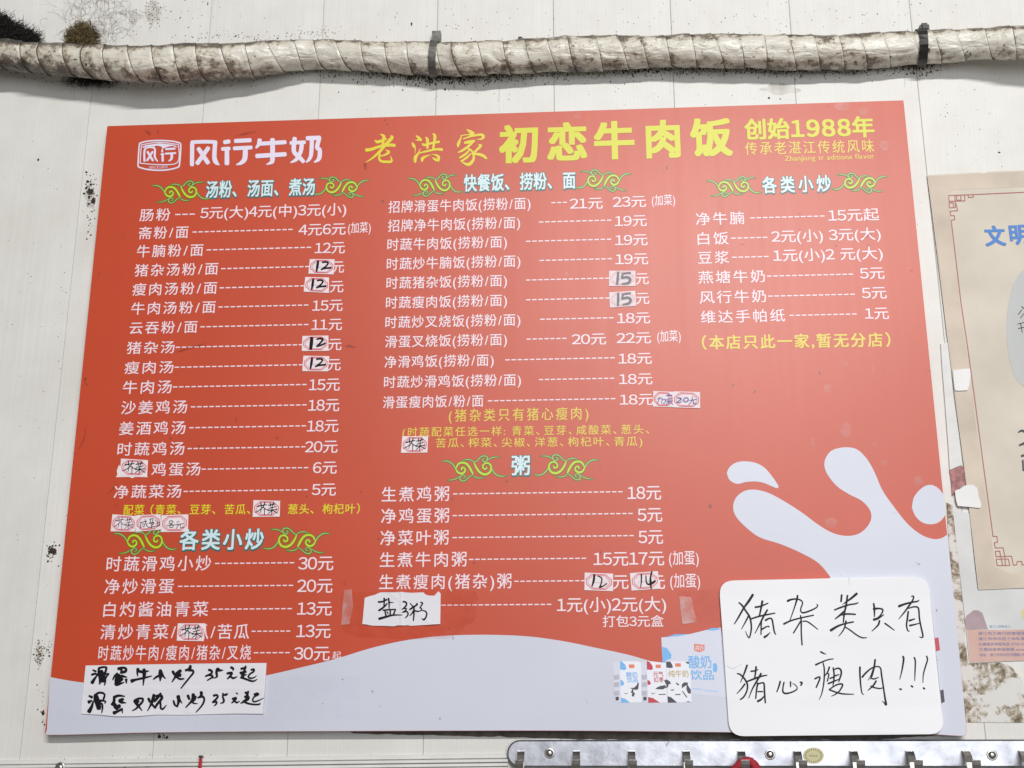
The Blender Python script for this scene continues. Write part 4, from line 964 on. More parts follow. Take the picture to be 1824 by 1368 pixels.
n1b = [[(115, 250, 50), (60, 300, 60), (20, 350, 40)], [(50, 330, 30), (70, 380, 34), (115, 402, 16)], [(295, 165, 44), (280, 215, 50), (210, 245, 36)], [(210, 235, 30), (280, 240, 44), (340, 250, 36), (345, 290, 34), (300, 350, 30), (210, 460, 28), (125, 568, 20)],
       [(630, 235, 40), (680, 255, 36), (670, 300, 32), (570, 350, 30)], [(620, 330, 34), (680, 335, 32), (690, 365, 30), (600, 425, 20)], [(680, 375, 22), (740, 378, 20), (775, 350, 34), (765, 290, 40), (780, 225, 50)], [(790, 225, 60), (830, 245, 40), (885, 238, 14)],
       [(1030, 190, 40), (1068, 215, 36), (1060, 250, 14)], [(960, 300, 36), (1010, 290, 40), (1045, 295, 36), (1010, 350, 34), (965, 395, 22)], [(1020, 355, 30), (1070, 385, 34), (1140, 355, 14)],
       [(1215, 215, 40), (1300, 190, 26)], [(1292, 165, 26), (1270, 250, 40), (1250, 300, 50)], [(1200, 290, 44), (1300, 270, 30)], [(1230, 300, 50), (1240, 350, 50), (1200, 380, 24)], [(1260, 330, 30), (1310, 320, 16)], [(1210, 370, 36), (1290, 400, 34), (1420, 440, 30), (1500, 405, 12)], [(1395, 235, 34), (1440, 225, 32), (1435, 265, 30), (1370, 310, 28), (1340, 360, 28), (1380, 385, 28), (1440, 375, 22), (1490, 340, 10)]]
n2 = [[(190, 705, 30), (240, 728, 44)], [(185, 815, 56), (235, 790, 26)], [(265, 800, 24), (235, 900, 46), (190, 985, 66)], [(290, 700, 40), (360, 650, 36), (440, 655, 34), (470, 690, 30), (450, 760, 34)], [(310, 690, 60), (320, 760, 90), (340, 850, 70), (350, 940, 40)], [(330, 800, 60), (420, 790, 34), (485, 805, 26), (470, 840, 16)], [(360, 850, 60), (420, 850, 34), (430, 930, 28), (415, 1015, 14)], [(370, 900, 70), (380, 940, 40)],
      [(640, 730, 46), (720, 700, 40), (830, 712, 20)], [(640, 730, 40), (640, 800, 46), (605, 860, 46)], [(800, 765, 46), (740, 790, 50), (780, 820, 44), (855, 830, 14)], [(650, 860, 60), (680, 910, 70), (740, 880, 50)], [(680, 940, 40), (740, 900, 40)], [(640, 1010, 60), (700, 985, 40), (780, 945, 40)], [(785, 935, 30), (790, 1015, 16)],
      [(1010, 790, 40), (1080, 755, 36), (1155, 755, 34), (1150, 810, 36), (1080, 890, 36), (1030, 940, 28), (968, 972, 16)], [(1020, 800, 60), (1050, 850, 50), (1090, 900, 36), (1145, 972, 14)], [(1050, 820, 50), (1080, 800, 40)],
      [(1262, 755, 44), (1285, 810, 40)], [(1360, 690, 50), (1330, 800, 50), (1290, 890, 30), (1242, 975, 14)], [(1320, 850, 36), (1380, 920, 34)], [(1480, 660, 34), (1430, 730, 46), (1370, 800, 40)], [(1400, 710, 40), (1480, 700, 50), (1500, 750, 44), (1420, 850, 40), (1380, 920, 34)], [(1470, 800, 34), (1480, 870, 32), (1480, 920, 32), (1520, 940, 32), (1585, 870, 12)], [(1710, 790, 26), (1730, 860, 30), (1780, 895, 30)], [(1800, 720, 50), (1800, 800, 40), (1785, 900, 20)]]
n2b = [[(75, 715, 60), (85, 790, 50), (60, 890, 26)], [(0, 800, 20), (20, 870, 26), (60, 895, 24)], [(110, 780, 30), (138, 835, 18)], [(250, 700, 44), (275, 760, 40)], [(345, 680, 54), (350, 760, 70), (290, 830, 34), (212, 912, 20)], [(385, 720, 44), (370, 770, 40)], [(320, 790, 30), (350, 835, 28), (425, 845, 12)], [(490, 640, 50), (490, 700, 44), (430, 740, 26)], [(450, 730, 30), (520, 720, 36), (545, 770, 32), (520, 850, 30), (460, 930, 24), (395, 1000, 16)],
       [(715, 700, 36), (770, 690, 34), (785, 730, 32), (700, 820, 34)], [(710, 815, 34), (765, 810, 32), (760, 850, 28), (725, 885, 16)], [(885, 660, 26), (880, 720, 30), (900, 790, 34), (880, 825, 28), (835, 838, 14)], [(905, 690, 30), (940, 680, 40), (970, 662, 14)], [(1120, 650, 18), (1145, 668, 24)], [(1060, 760, 40), (1120, 740, 34), (1090, 790, 34), (1040, 830, 20)], [(1100, 800, 28), (1130, 825, 30), (1185, 800, 12)],
       [(1290, 650, 40), (1350, 630, 20)], [(1340, 620, 22), (1320, 700, 50), (1330, 750, 60), (1270, 800, 40), (1205, 838, 20)], [(1280, 720, 40), (1350, 730, 40)], [(1250, 800, 36), (1330, 840, 32), (1450, 860, 28), (1540, 855, 26), (1552, 830, 12)], [(1450, 680, 36), (1500, 660, 34), (1520, 680, 30), (1450, 720, 26), (1420, 770, 26), (1440, 810, 26), (1520, 790, 22), (1620, 742, 10)]]
ribbons('brush_lettering', zs(*B1, n1, fat=1.2) + zs(*B2, n1b, fat=1.2), ND + 0.0002, M_INK, note, relief=note_relief)
ribbons('brush_lettering', zs(*B1, n2, fat=1.2) + zs(*B2, n2b, fat=1.2), ND + 0.0002, M_INK, note, relief=note_relief)

pap = empty('torn_paper_note'); tag(pap, 'small torn white paper with two handwritten characters taped over a porridge row', 'paper note')
PD = BT + 0.0010
tornp = [(110, 285), (200, 252), (320, 222), (380, 190), (440, 172), (640, 172), (860, 160), (1060, 182), (1300, 172), (1340, 212), (1400, 236), (1520, 242), (1570, 190), (1610, 150), (1652, 200), (1648, 500), (1642, 815), (1500, 822), (1400, 832), (1300, 836), (1050, 852), (980, 838), (920, 846), (780, 842), (700, 862), (480, 852), (260, 848), (130, 822), (60, 818), (85, 560)]
def torn_relief(x, y):
    return 0.0009 + 0.0005 * math.sin((x + y) / 11.0) + 0.0007 * max(0.0, 1 - abs(x - 715) / 4) + 0.0006 * max(0.0, 1 - abs((x - 700) * 0.75 - (y - 1060)) / 5)
sheet('paper', [(640 + x / 11.4, 1040 + y / 11.4) for x, y in tornp], BT + 0.0005, PD, torn_relief, M_PAPER, pap, step=4.5)
yz = [[(390, 368, 34), (470, 360, 30), (560, 318, 30)], [(505, 292, 30), (505, 400, 26), (495, 470, 20)], [(595, 295, 30), (605, 400, 28), (605, 500, 18)], [(610, 375, 24), (695, 380, 10)], [(565, 400, 24), (500, 470, 30), (400, 540, 36)], [(480, 535, 26), (600, 525, 26), (735, 518, 24)], [(520, 545, 26), (545, 660, 30)], [(560, 560, 20), (585, 605, 20)], [(630, 540, 26), (625, 650, 28)], [(735, 520, 24), (695, 620, 30)], [(405, 708, 44), (540, 670, 38), (680, 635, 30), (870, 632, 14)],
      [(890, 360, 30), (945, 372, 30), (960, 420, 28), (925, 470, 26), (865, 520, 18)], [(900, 500, 24), (950, 500, 24), (940, 540, 24), (875, 578, 20)], [(900, 575, 20), (960, 560, 24), (990, 600, 26), (975, 650, 24), (930, 690, 14)],
      [(1030, 390, 16), (1060, 430, 20), (1100, 470, 30)], [(1025, 520, 26), (1100, 470, 34), (1180, 420, 24)], [(1180, 395, 20), (1160, 410, 26)], [(1110, 460, 30), (1110, 600, 28), (1098, 745, 22)], [(1100, 540, 24), (1070, 600, 24), (1025, 645, 16)], [(1120, 540, 26), (1190, 560, 26), (1250, 545, 14)], [(1240, 372, 18), (1285, 390, 26), (1260, 440, 24), (1230, 490, 20)], [(1230, 480, 20), (1270, 510, 20), (1240, 545, 20)], [(1270, 540, 16), (1340, 555, 24), (1370, 610, 26), (1345, 690, 28), (1305, 728, 28), (1270, 700, 10)]]
ribbons('handwriting', zs(11.4, 640, 1040, yz, fat=1.2), PD + 0.0002, M_INK, pap, relief=torn_relief)

# clear tape over and beside that paper
t = slab('clear_tape', [(607, 1056), (700, 1052), (800, 1050), (846, 1053), (852, 1065), (846, 1078), (850, 1096), (842, 1110), (828, 1113), (826, 1122), (800, 1138), (720, 1139), (640, 1135), (611, 1128)], BT + 0.00042, BT + 0.0005, M_TAPE)
tag(t, 'wide clear tape sheet stuck over the small torn paper', 'tape')
t = slab('clear_tape', [(613, 1051), (626, 1049), (629, 1080), (622, 1112), (608, 1113), (610, 1080)], BT + 0.0015, BT + 0.0017, M_TAPEW)
tag(t, 'narrow whitish tape strip left of the small torn paper', 'tape')
t = slab('clear_tape', [(1210, 1062), (1231, 1064), (1236, 1090), (1241, 1108), (1216, 1112), (1212, 1088)], BT + 0.0015, BT + 0.0017, M_TAPEW)
tag(t, 'crumpled whitish tape strip right of the 1 and 2 yuan prices', 'tape')
t = slab('clear_tape', [(1207, 1052), (1278, 1050), (1281, 1108), (1244, 1111), (1232, 1064), (1208, 1062)], BT + 0.0010, BT + 0.0011, M_TAPE)
tag(t, 'clear tape patch between whitish strip and the white card', 'tape')
t = slab('clear_tape', [(100, 1283), (640, 1281), (642, 1203), (560, 1204), (480, 1206), (476, 1274), (320, 1278), (145, 1276), (102, 1262)], BT + 0.0004, BT + 0.0005, tape_material('clear_tape_pale', (0.62, 0.65, 0.74, 1), 0.035))
tag(t, 'wide clear tape holding the brush written strip at the board bottom', 'tape')

# ------------------------------------------------------------------ wrapped pipe
ctrl = [(-140, 64, 112, 3.0), (0, 71, 122, 2.0), (80, 78, 130, 1.95), (200, 83, 140, 1.9), (260, 84, 145.5, 1.8), (340, 80.5, 143, 1.65), (480, 75, 130, 1.4), (560, 73.5, 122, 1.25), (700, 77, 128, 1.12), (775, 78, 131, 1.12), (838, 77, 133, 1.15), (950, 72, 127, 1.08), (1010, 68.5, 124, 1.08), (1100, 66, 121, 1.08), (1204, 63, 118.5, 1.08), (1300, 63.5, 119.5, 1.08), (1400, 64.5, 121, 1.08), (1500, 65, 120.5, 1.08), (1560, 62.5, 117, 1.08), (1640, 56.5, 112, 1.12), (1720, 55, 104, 1.6), (1824, 50, 102, 2.1), (1960, 44, 96, 2.6)]
cc = catmull([tuple(map(float, c)) for c in ctrl], 12)
cl = []
for x, t_, b_, c_ in cc:
    rr = (b_ - t_) / 2 / F_PX * 1.98
    d = rr * c_
    q3 = V(x, (t_ + b_) / 2, d)
    cl.append((q3, rr))
slen = [0.0]
for i in range(1, len(cl)): slen.append(slen[-1] + (cl[i][0] - cl[i-1][0]).length)
def at_s(s):
    s = max(0.0, min(slen[-1] - 1e-6, s))
    lo, hi = 0, len(slen) - 1
    while hi - lo > 1:
        m_ = (lo + hi) // 2
        if slen[m_] <= s: lo = m_
        else: hi = m_
    t_ = (s - slen[lo]) / max(1e-9, slen[hi] - slen[lo])
    p_ = cl[lo][0].lerp(cl[hi][0], t_)
    return p_, cl[lo][1] * (1 - t_) + cl[hi][1] * t_, (cl[hi][0] - cl[lo][0]).normalized()
def s_of_px(px):
    best = min(range(len(cc)), key=lambda i: abs(cc[i][0] - px)); return slen[best]
def pipe_pt(s, a, extra=0.0):
    """a measured from the top, turning towards the room"""
    p_, rr, tg = at_s(s)
    up = Vector((0, 0, 1)); up = (up - tg * up.dot(tg)).normalized()
    out = up.cross(tg).normalized()
    if out.y > 0: out = -out
    nrm = up * math.cos(a) + out * math.sin(a)
    w = noise.noise(Vector((s * 38, math.cos(a) * 1.6, math.sin(a) * 1.6))) * 0.0022 + noise.noise(Vector((s * 110, math.cos(a) * 5, math.sin(a) * 5))) * 0.0009 + noise.noise(Vector((s * 17 + 9, math.cos(a) * 0.8, math.sin(a) * 0.8))) * 0.0024
    return p_ + nrm * (rr + w + extra)
pipe = empty('wrapped_pipe'); tag(pipe, 'grimy pipe wrapped in cream insulation tape running along the wall above the board', 'pipe')
PT = 0.0355
def warp(t):
    return PT * (t + 0.30 * noise.noise(Vector((t * 0.83, 4.2, 0))))
NA, NU = 40, 9
k = 0
while k * PT < slen[-1] - PT * 2.2:
    vv, ff = [], []
    jit = random.uniform(-0.12, 0.12)
    for iu in range(NU + 1):
        u = iu / NU * 1.14
        for ia in range(NA + 1):
            a = 2 * math.pi * ia / NA
            s = warp(k + u + a / (2 * math.pi)) + (jit * PT if iu == NU else 0) * math.sin(a + k)
            vv.append(pipe_pt(s, a, 0.0010 * u + (0.0005 if iu == NU else 0)))
    for iu in range(NU):
        for ia in range(NA):
            i = iu * (NA + 1) + ia
            ff.append((i, i + 1, i + NA + 2, i + NA + 1))
    # turned-in rim of the overlapping edge
    b0 = len(vv)
    for ia in range(NA + 1):
        a = 2 * math.pi * ia / NA
        s = warp(k + 1.14 + a / (2 * math.pi)) + jit * PT * math.sin(a + k)
        vv.append(pipe_pt(s + 0.0006 + 0.0010 * max(0.0, noise.noise(Vector((k * 3.1, a * 2.0, 0)))+0.2), a, 0.00035))
    for ia in range(NA):
        i = NU * (NA + 1) + ia
        ff.append((i, i + 1, b0 + ia + 1, b0 + ia))
    o = link('tape_turn', vv, ff, M_WRAP, pipe, smooth=True)
    o.data.materials.append(M_SEAM)
    for pi in range(NU * NA, len(ff)): o.data.polygons[pi].material_index = 1
    wu = o.data.attributes.new('wrap_u', 'FLOAT', 'POINT')
    wu.data.foreach_set('value', [min(i_ // (NA + 1), NU) / NU * 1.14 for i_ in range(len(vv))])
    k += 1

def strap(name, px, wpx, material, label, headpx, parent_kind):
    s0 = s_of_px(px)
    root = empty(name); tag(root, label, 'pipe clip')
    wm = wpx / F_PX * 1.98
    vv, ff = [], []
    for ia in range(15):
        a = -0.5 + ia / 14 * (math.pi + 0.7)
        for ds, ex in ((-wm/2, 0.0022), (-wm/2, 0.0040), (wm/2, 0.0040), (wm/2, 0.0022)):
            vv.append(pipe_pt(s0 + ds, a, ex))
    for ia in range(14):
        for j in range(4):
            i = ia * 4
            ff.append((i + j, i + (j + 1) % 4, i + 4 + (j + 1) % 4, i + 4 + j))
    ff += [(0, 1, 2, 3), (56, 59, 58, 57)]
    link('band', vv, ff, material, root)
    return root, s0
root, s0 = strap('pipe_clip', 777.5, 13, M_GALV, 'grey metal strap clip round the pipe above the board centre', None, 0)
v, f = [], []
xa, za = P(770.5, 60, 0.004); xb, zb = P(785.5, 84, 0.004)
box(v, f, xa, xb, -0.012, 0.0, zb - 0.01, za)
link('tab', v, f, M_GALV, root)
root, s0 = strap('pipe_clip', 1643, 15, M_BLACK, 'black cable tie clamping the pipe above the right end of the board', None, 0)
v, f = [], []
xa, za = P(1634.5, 49, 0.03); xb, zb = P(1652.5, 63, 0.03)
box(v, f, xa, xb, -0.045, -0.002, zb, za)
hd = link('tie_head', v, f, M_BLACK, root)
bm = bmesh.new(); bm.from_mesh(hd.data); bmesh.ops.bevel(bm, geom=bm.edges[:], offset=0.003, segments=2, affect='EDGES'); bm.to_mesh(hd.data); bm.free()
v, f = [], []
xa, za = P(923, 67, 0.004); xb, zb = P(930, 80, 0.004)
box(v, f, xa, xb, -0.008, 0.0, zb, za)
nb = link('black_peg', v, f, M_BLACK); tag(nb, 'small black peg sticking up behind the pipe near the board centre', 'peg')
bm = bmesh.new(); bm.from_mesh(nb.data); bmesh.ops.bevel(bm, geom=bm.edges[:], offset=0.001, segments=1, affect='EDGES'); bm.to_mesh(nb.data); bm.free()

# ------------------------------------------------------------------ fuzz and grime
def strands(name, starts, material, seglen, nseg, curl, thick, grav=0.0, parent=None, outw=0.004):
    vv, ff = [], []
    for (p, d) in starts:
        pos = Vector(p); dr = Vector(d).normalized()
        ax = Vector((random.gauss(0, 1), random.gauss(0, 1), random.gauss(0, 1))).normalized()
        prev = None
        for k in range(nseg + 1):
            th = thick * (1 - 0.6 * k / nseg)
            sd = dr.cross(Vector((0, 1, 0)))
            sd = sd.normalized() if sd.length > 1e-4 else Vector((1, 0, 0))
            ot = sd.cross(dr).normalized()
            b = len(vv)
            vv += [pos + sd * th, pos - sd * th * 0.5 + ot * th * 0.87, pos - sd * th * 0.5 - ot * th * 0.87]
            if prev is not None:
                for j in range(3): ff.append((prev + j, prev + (j+1) % 3, b + (j+1) % 3, b + j))
            prev = b
            dr = (Matrix.Rotation(curl * random.uniform(0.5, 1.3), 3, ax) @ dr)
            dr.z -= grav; dr.normalize()
            pos = pos + dr * seglen * random.uniform(0.7, 1.2)
            if pos.y > -0.0006: pos.y = -0.0006 - random.random() * 0.001
            if pos.y < -0.10: pos.y = -0.10
    return link(name, vv, ff, material, parent)
random.seed(3)
st = []
for _ in range(2400):
    px = random.uniform(-60, 66)
    hgt = 70 - 48 * max(0.0, 1 - (max(px, -10) + 10) / 76) ** 0.8
    py = random.uniform(max(24 + max(px, 0) * 0.62, 22), 76)
    st.append((V(px, py, random.uniform(0.002, 0.03)), (random.gauss(0, 1), random.gauss(0, .5), random.gauss(0, 1))))
o = strands('black_fuzz_clump', st, M_SOOT, 0.0026, 9, 1.05, 0.0005)
tag(o, 'black tangled fuzz clump on top of the pipe at the upper left corner', 'fuzz clump')
st = []
for _ in range(900):
    u = random.uniform(-1, 1)
    px = 147 + u * 25
    py = random.uniform(46 + 20 * u * u + 9 * noise.noise(Vector((u * 3, 0, 0))), 82)
    st.append((V(px, py, random.uniform(0.0004, 0.003)), (random.gauss(0, .7), random.gauss(0, .15), random.gauss(.5, .7))))
o = strands('brown_fuzz_clump', st, M_BFUZZ, 0.0026, 6, 0.6, 0.0006)
tag(o, 'brown mouldy fuzz patch on the wall just above the pipe', 'fuzz clump')
st = []
for _ in range(520):
    px = 163 + random.gauss(0, 24)
    if not 112 < px < 218: continue
    st.append((V(px, random.uniform(131, 146), random.uniform(0.001, 0.02)), (random.gauss(0, .5), random.gauss(0, .3), -abs(random.gauss(.6, .5)))))
o = strands('black_fuzz_clump', st, M_SOOT, 0.0024, 5, 0.5, 0.00045, grav=0.1)
tag(o, 'black fuzz hanging under the pipe at the left', 'fuzz clump')
st = []
for _ in range(150):
    px = random.choice([random.gauss(150, 26), random.gauss(195, 24), random.gauss(165, 30)])
    st.append((V(px, random.uniform(2, 76), 0.0008), (random.gauss(0, .7), 0, random.gauss(.6, .7))))
o = strands('mould_threads', st, M_THREAD, 0.0045, 10, 0.36, 0.0002)
tag(o, 'thin grey curling threads spreading on the wall round the brown patch', 'threads', kind='stuff')

def specks(name, spots, material, label, cat):
    vv, ff = [], []
    for (px, py, rpx, el) in spots:
        c = V(px, py, 0.0006)
        rm = rpx / F_PX * 1.9
        n_ = 7; b = len(vv)
        an = random.uniform(0, 6.28)
        vv.append(Vector((c.x, -0.0006 - min(rm * 0.25, 0.0012), c.z)))
        for i in range(n_):
            a = 6.283 * i / n_
            r_ = rm * random.uniform(0.6, 1.25)
            x_, z_ = math.cos(a) * r_, math.sin(a) * r_ * el
            vv.append(Vector((c.x + x_, -0.00025, c.z + z_)))
        for i in range(n_): ff.append((b, b + 1 + i, b + 1 + (i + 1) % n_))
    o = link(name, vv, orient(ff, vv), material)
    tag(o, label, cat, kind='stuff')
    return o
random.seed(11)
sp = []
def cluster(n, cx, cy, sx_, sy_, r0, r1, el=1.0):
    for _ in range(n): sp.append((random.gauss(cx, sx_), random.gauss(cy, sy_), random.uniform(r0, r1), el))
cluster(90, 440, 66, 70, 5, .5, 1.3); cluster(60, 560, 60, 30, 6, .5, 1.2)
cluster(160, 800, 142, 60, 8, .4, 1.4, 2.0); cluster(120, 1000, 136, 90, 5, .4, 1.2, 1.5); cluster(140, 1200, 128, 60, 4, .4, 1.2); cluster(160, 1450, 127, 90, 4, .4, 1.2); cluster(80, 1640, 118, 18, 8, .8, 2.2)
cluster(90, 1000, 40, 220, 20, .4, 1.2); cluster(60, 1500, 25, 160, 15, .4, 1.1); cluster(50, 300, 30, 90, 20, .5, 1.4)
cluster(26, 160, 340, 5, 12, .6, 3.0); cluster(14, 158, 405, 5, 14, .5, 2.0); cluster(40, 92, 985, 7, 9, .5, 2.4); cluster(20, 84, 1150, 4, 12, .5, 1.6); cluster(14, 76, 1250, 5, 20, .5, 1.6); cluster(10, 112, 560, 8, 60, .5, 1.2)
cluster(40, 300, 1350, 150, 3, .2, .8); cluster(12, 285, 1312, 4, 4, .5, 1.3)
cluster(60, 900, 165, 300, 20, .4, 1.0); cluster(30, 1700, 200, 50, 60, .4, 1.0); cluster(60, 60, 700, 40, 330, .3, .9)
for a in ((92, 982, 5.5, 1.08), (163, 341, 4.5, 1.08), (167, 357, 5.0, 1.6), (158, 363, 3.0, 1), (68, 284, 2.6, 1), (96, 981, 4, 1), (1370, 174, 2.2, 1), (1780, 271, 2.0, 1), (76, 1270, 3, 1.3), (733, 43, 1.8, 2.2), (1390, 176, 1.4, 1), (283, 1312, 3.0, 1), (297, 1314, 2.4, 1), (222, 1366, 3, .6), (262, 1366, 4, .6)):
    sp.append(a)
def pipe_bottom(px):
    for (xa_, ta_, ba_, ca_), (xb_, tb_, bb_, cb_) in zip(ctrl[:-1], ctrl[1:]):
        if xa_ <= px <= xb_: return ba_ + (bb_ - ba_) * (px - xa_) / (xb_ - xa_)
    return 120
for _ in range(1500):
    px = random.choice([random.uniform(560, 1640), random.gauss(790, 60), random.uniform(1100, 1640)])
    sp.append((px, pipe_bottom(px) + abs(random.gauss(0, 6.5)) - 1, random.uniform(.3, 1.3), random.choice([1, 1.6, 2.6])))
specks('grime_specks', sp, M_DIRT, 'dark dirt specks scattered over the white wall panels', 'dirt')
random.seed(5)
sp = []
cluster(130, 272, 20, 9, 13, .3, 1.3); cluster(60, 236, 35, 10, 14, .3, 1.0); cluster(60, 165, 352, 4, 18, .4, 1.6); cluster(60, 70, 1165, 4, 11, .5, 1.7); cluster(60, 770, 137, 30, 5, .6, 2.0, 2.0); cluster(40, 1655, 112, 20, 5, .8, 2.0)
for _ in range(900):
    px = random.uniform(0, 1640)
    sp.append((px, pipe_bottom(px) + abs(random.gauss(0, 9)) - 1, random.uniform(.3, 1.2), random.choice([1, 1.6, 2.6])))
specks('brown_stains', sp, M_DIRT2, 'brown stain spots on the wall near the pipe and beside the board', 'dirt')

M_FILM = tape_material('grime_film', (0.20, 0.16, 0.11, 1), 0.16, 0.8)
random.seed(31)
dr = []
for _ in range(170):
    px = random.choice([random.uniform(560, 1640), random.gauss(800, 70), random.gauss(170, 30), random.gauss(1640, 25)])
    y_ = pipe_bottom(px) + random.uniform(-2, 4); l_ = random.expovariate(1 / 12.0) + 4; w_ = random.uniform(.6, 2.2)
    dr.append([(px, y_, w_), (px + random.uniform(-.6, .6), y_ + l_ * .6, w_ * .8), (px + random.uniform(-1, 1), y_ + l_, w_ * .3)])
o = ribbons('drip_streaks', dr, 0.0005, M_FILM, seg=2); tag(o, 'thin brown drip streaks on the wall under the pipe', 'dirt', kind='stuff')
def smudge(cx, cy, ra, rb_, label):
    k1, k2 = random.uniform(0, 9), random.uniform(0, 9)
    pts = []
    for a in range(0, 360, 10):
        f_ = 1 + 0.55 * noise.noise(Vector((math.cos(rad(a)) * 1.7 + k1, math.sin(rad(a)) * 1.7 + k2, 0)))
        pts.append((cx + ra * f_ * math.cos(rad(a)), cy + rb_ * f_ * math.sin(rad(a))))
    o = flat_poly('grime_smudge', pts, 0.0004 + random.random() * 0.00005, M_FILM); tag(o, label, 'stain')
smudge(272, 22, 13, 20, 'brown smudge on the wall above the pipe right of the fuzz patches')
smudge(238, 30, 9, 15, 'faint grey brown smudge between the fuzz threads and the darker smudge')
smudge(152, 62, 40, 24, 'wide dirty halo on the wall behind the brown fuzz patch')
smudge(160, 352, 9, 22, 'dirty smudge beside the upper left edge of the board')
smudge(70, 1165, 8, 20, 'yellow brown smudge beside the lower left edge of the board')
smudge(1390, 158, 30, 10, 'faint dirty smudge on the wall under the pipe above the founding year line')

random.seed(21)
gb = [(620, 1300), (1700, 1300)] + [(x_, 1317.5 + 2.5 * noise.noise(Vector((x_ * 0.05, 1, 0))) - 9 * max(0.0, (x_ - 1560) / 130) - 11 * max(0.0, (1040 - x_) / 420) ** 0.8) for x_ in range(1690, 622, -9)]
M_GREASE_SHADOW = mat('grease_shadow_band', (0.13, 0.105, 0.08, 1), rough=0.6, var=0.7, vscale=70)  # wall grease plus the shadow under the board, painted as one brown band
o = slab('grease_shadow_band', gb, -0.0001, 0.0003, M_GREASE_SHADOW); tag(o, 'brown grease with painted board shadow on the wall between the board and the hook rack', 'stain')

# ------------------------------------------------------------------ old poster and remains at the right
D1 = 0.0016
lowp = empty('torn_notice'); tag(lowp, 'faded torn notice with pink band and small print below the old poster', 'poster')
slab('paper', [(1697, 905), (1727, 915), (1731, 960), (1736, 1010), (1741, 1050), (1800, 1046), (1850, 1044), (1850, 1176), (1790, 1178), (1727, 1181), (1722, 1130), (1714, 1060), (1706, 990)], 0.0004, D1, M_LOWP, lowp)
flat_poly('pink_band', [(1722.5, 1122), (1760, 1122), (1850, 1121), (1850, 1175.5), (1790, 1177.5), (1728, 1180)], D1 + 0.0002, M_PINK, lowp)
flat_poly('building_print', [(1718, 1104), (1722, 1096), (1728, 1092), (1734, 1087), (1742, 1087), (1750, 1092), (1754, 1104), (1760, 1121), (1722, 1122)], D1 + 0.0002, M_MAUVE, lowp)
for i_, (y_, b_) in enumerate(((1128.5, '湛江市工商行政管理局'), (1138, '湛江市赤坎区个体私营'), (1147.5, '扫黄服务举报电话 0759-33'), (1157, '打黑除恶举报邮箱 email'), (1166.5, '地址：湛江市赤坎区东园路1号'))):
    text('small_print', b_, 1742 + i_ * 0.8, 1826, y_, 5.6, M_PTXT, lowp, d=D1, layer=0.0004, bold=0.01)
text('small_print', '湛江工商微信公', 1762, 1800, 1116, 5.2, mat('pale_blue_print', (0.30, 0.44, 0.58, 1), rough=0.6), lowp, d=D1, layer=0.0004)
flat_poly('yellow_spot_print', [(1819, 1090), (1824, 1084), (1832, 1083), (1836, 1092), (1832, 1103), (1823, 1103)], D1 + 0.0002, mat('poster_yellow', (0.68, 0.58, 0.25, 1), rough=0.6), lowp)

post = empty('old_poster'); tag(post, 'yellowed old poster with red fretwork border and blue title beside the menu board', 'poster')
D2 = 0.0034
slab('paper', [(1651.5, 312), (1700, 309), (1744, 307), (1752, 309), (1760, 306), (1850, 302), (1850, 1047), (1800, 1048), (1743, 1050.5), (1737, 1000), (1728, 920), (1722, 870), (1712, 790), (1700, 700), (1690, 620), (1679, 530), (1668, 440), (1660, 375)], 0.0019, D2, M_POST, post)
flat_poly('margin_tone', [(1653, 314), (1850, 304), (1850, 332), (1700, 338), (1690, 345), (1696, 420), (1712, 560), (1730, 690), (1752, 860), (1773, 1010), (1800, 1022), (1850, 1020), (1850, 1045), (1800, 1046.5), (1744.5, 1048.5), (1730, 920), (1702, 700), (1681, 530), (1662, 375)], D2 + 0.0002, M_POSTE, post)
fret = [[(1690, 348), (1733, 346.5)], [(1733, 346.5), (1734, 351), (1725, 351.5), (1724.5, 346.5)], [(1690, 348), (1691.5, 370), (1702, 369.5), (1701, 347.5)], [(1691, 358.5), (1719, 357.5), (1718, 347)], [(1704, 348), (1711.5, 347.5), (1712, 356), (1704.5, 356.5), (1704, 348)], [(1692, 361), (1698, 361), (1698.5, 369)], [(1703, 362), (1706, 375), (1692.5, 376), (1694, 384), (1700, 384), (1701, 391), (1694.5, 392)], [(1733, 346.5), (1850, 341)]]
fret += [[(1694.5, 392), (1712, 540)], [(1712, 540), (1724, 620)], [(1724, 620), (1735, 700)], [(1735, 700), (1752, 830)], [(1752, 830), (1769, 955)]]
fret += [[(1769, 955), (1776, 955.5), (1777, 966), (1771, 966.5), (1773, 976), (1787, 975.5), (1790, 991), (1802, 990.5), (1805, 1006.5), (1811, 1006), (1812, 1000), (1820, 1000), (1821, 1006), (1850, 1005)], [(1773, 982), (1781, 981.5), (1782.5, 991), (1774.5, 991.5), (1773, 982)], [(1774.5, 996), (1796, 995.5), (1799, 1007), (1776.5, 1007.5), (1774.5, 996)], [(1783, 991), (1786, 1007)], [(1774.5, 991.5), (1790, 991)], [(1790, 991), (1791, 1007)]]
fs_ = []
for s in fret:
    for a, b in zip(s[:-1], s[1:]): fs_.append([(a[0], a[1], 1.5), (b[0], b[1], 1.5)])
ribbons('fretwork_border', fs_, D2 + 0.0005, M_POSTR, post, seg=2)
text('title_character', '文', 1754, 1791, 421, 34, M_PBLUE, post, d=D2, layer=0.0006, bold=0.03, y1=420)
text('title_character', '明', 1798, 1834, 418, 34, M_PBLUE, post, d=D2, layer=0.0006, bold=0.03, y1=417)
cl_ = [(1830 - 37 * math.cos(a) , 585 - 105 * math.sin(a)) for a in [rad(k_) for k_ in range(-88, 89, 8)]]
flat_poly('cloud_print', [(1850, 690)] + cl_ + [(1850, 480)], D2 + 0.0003, M_PGREY, post)
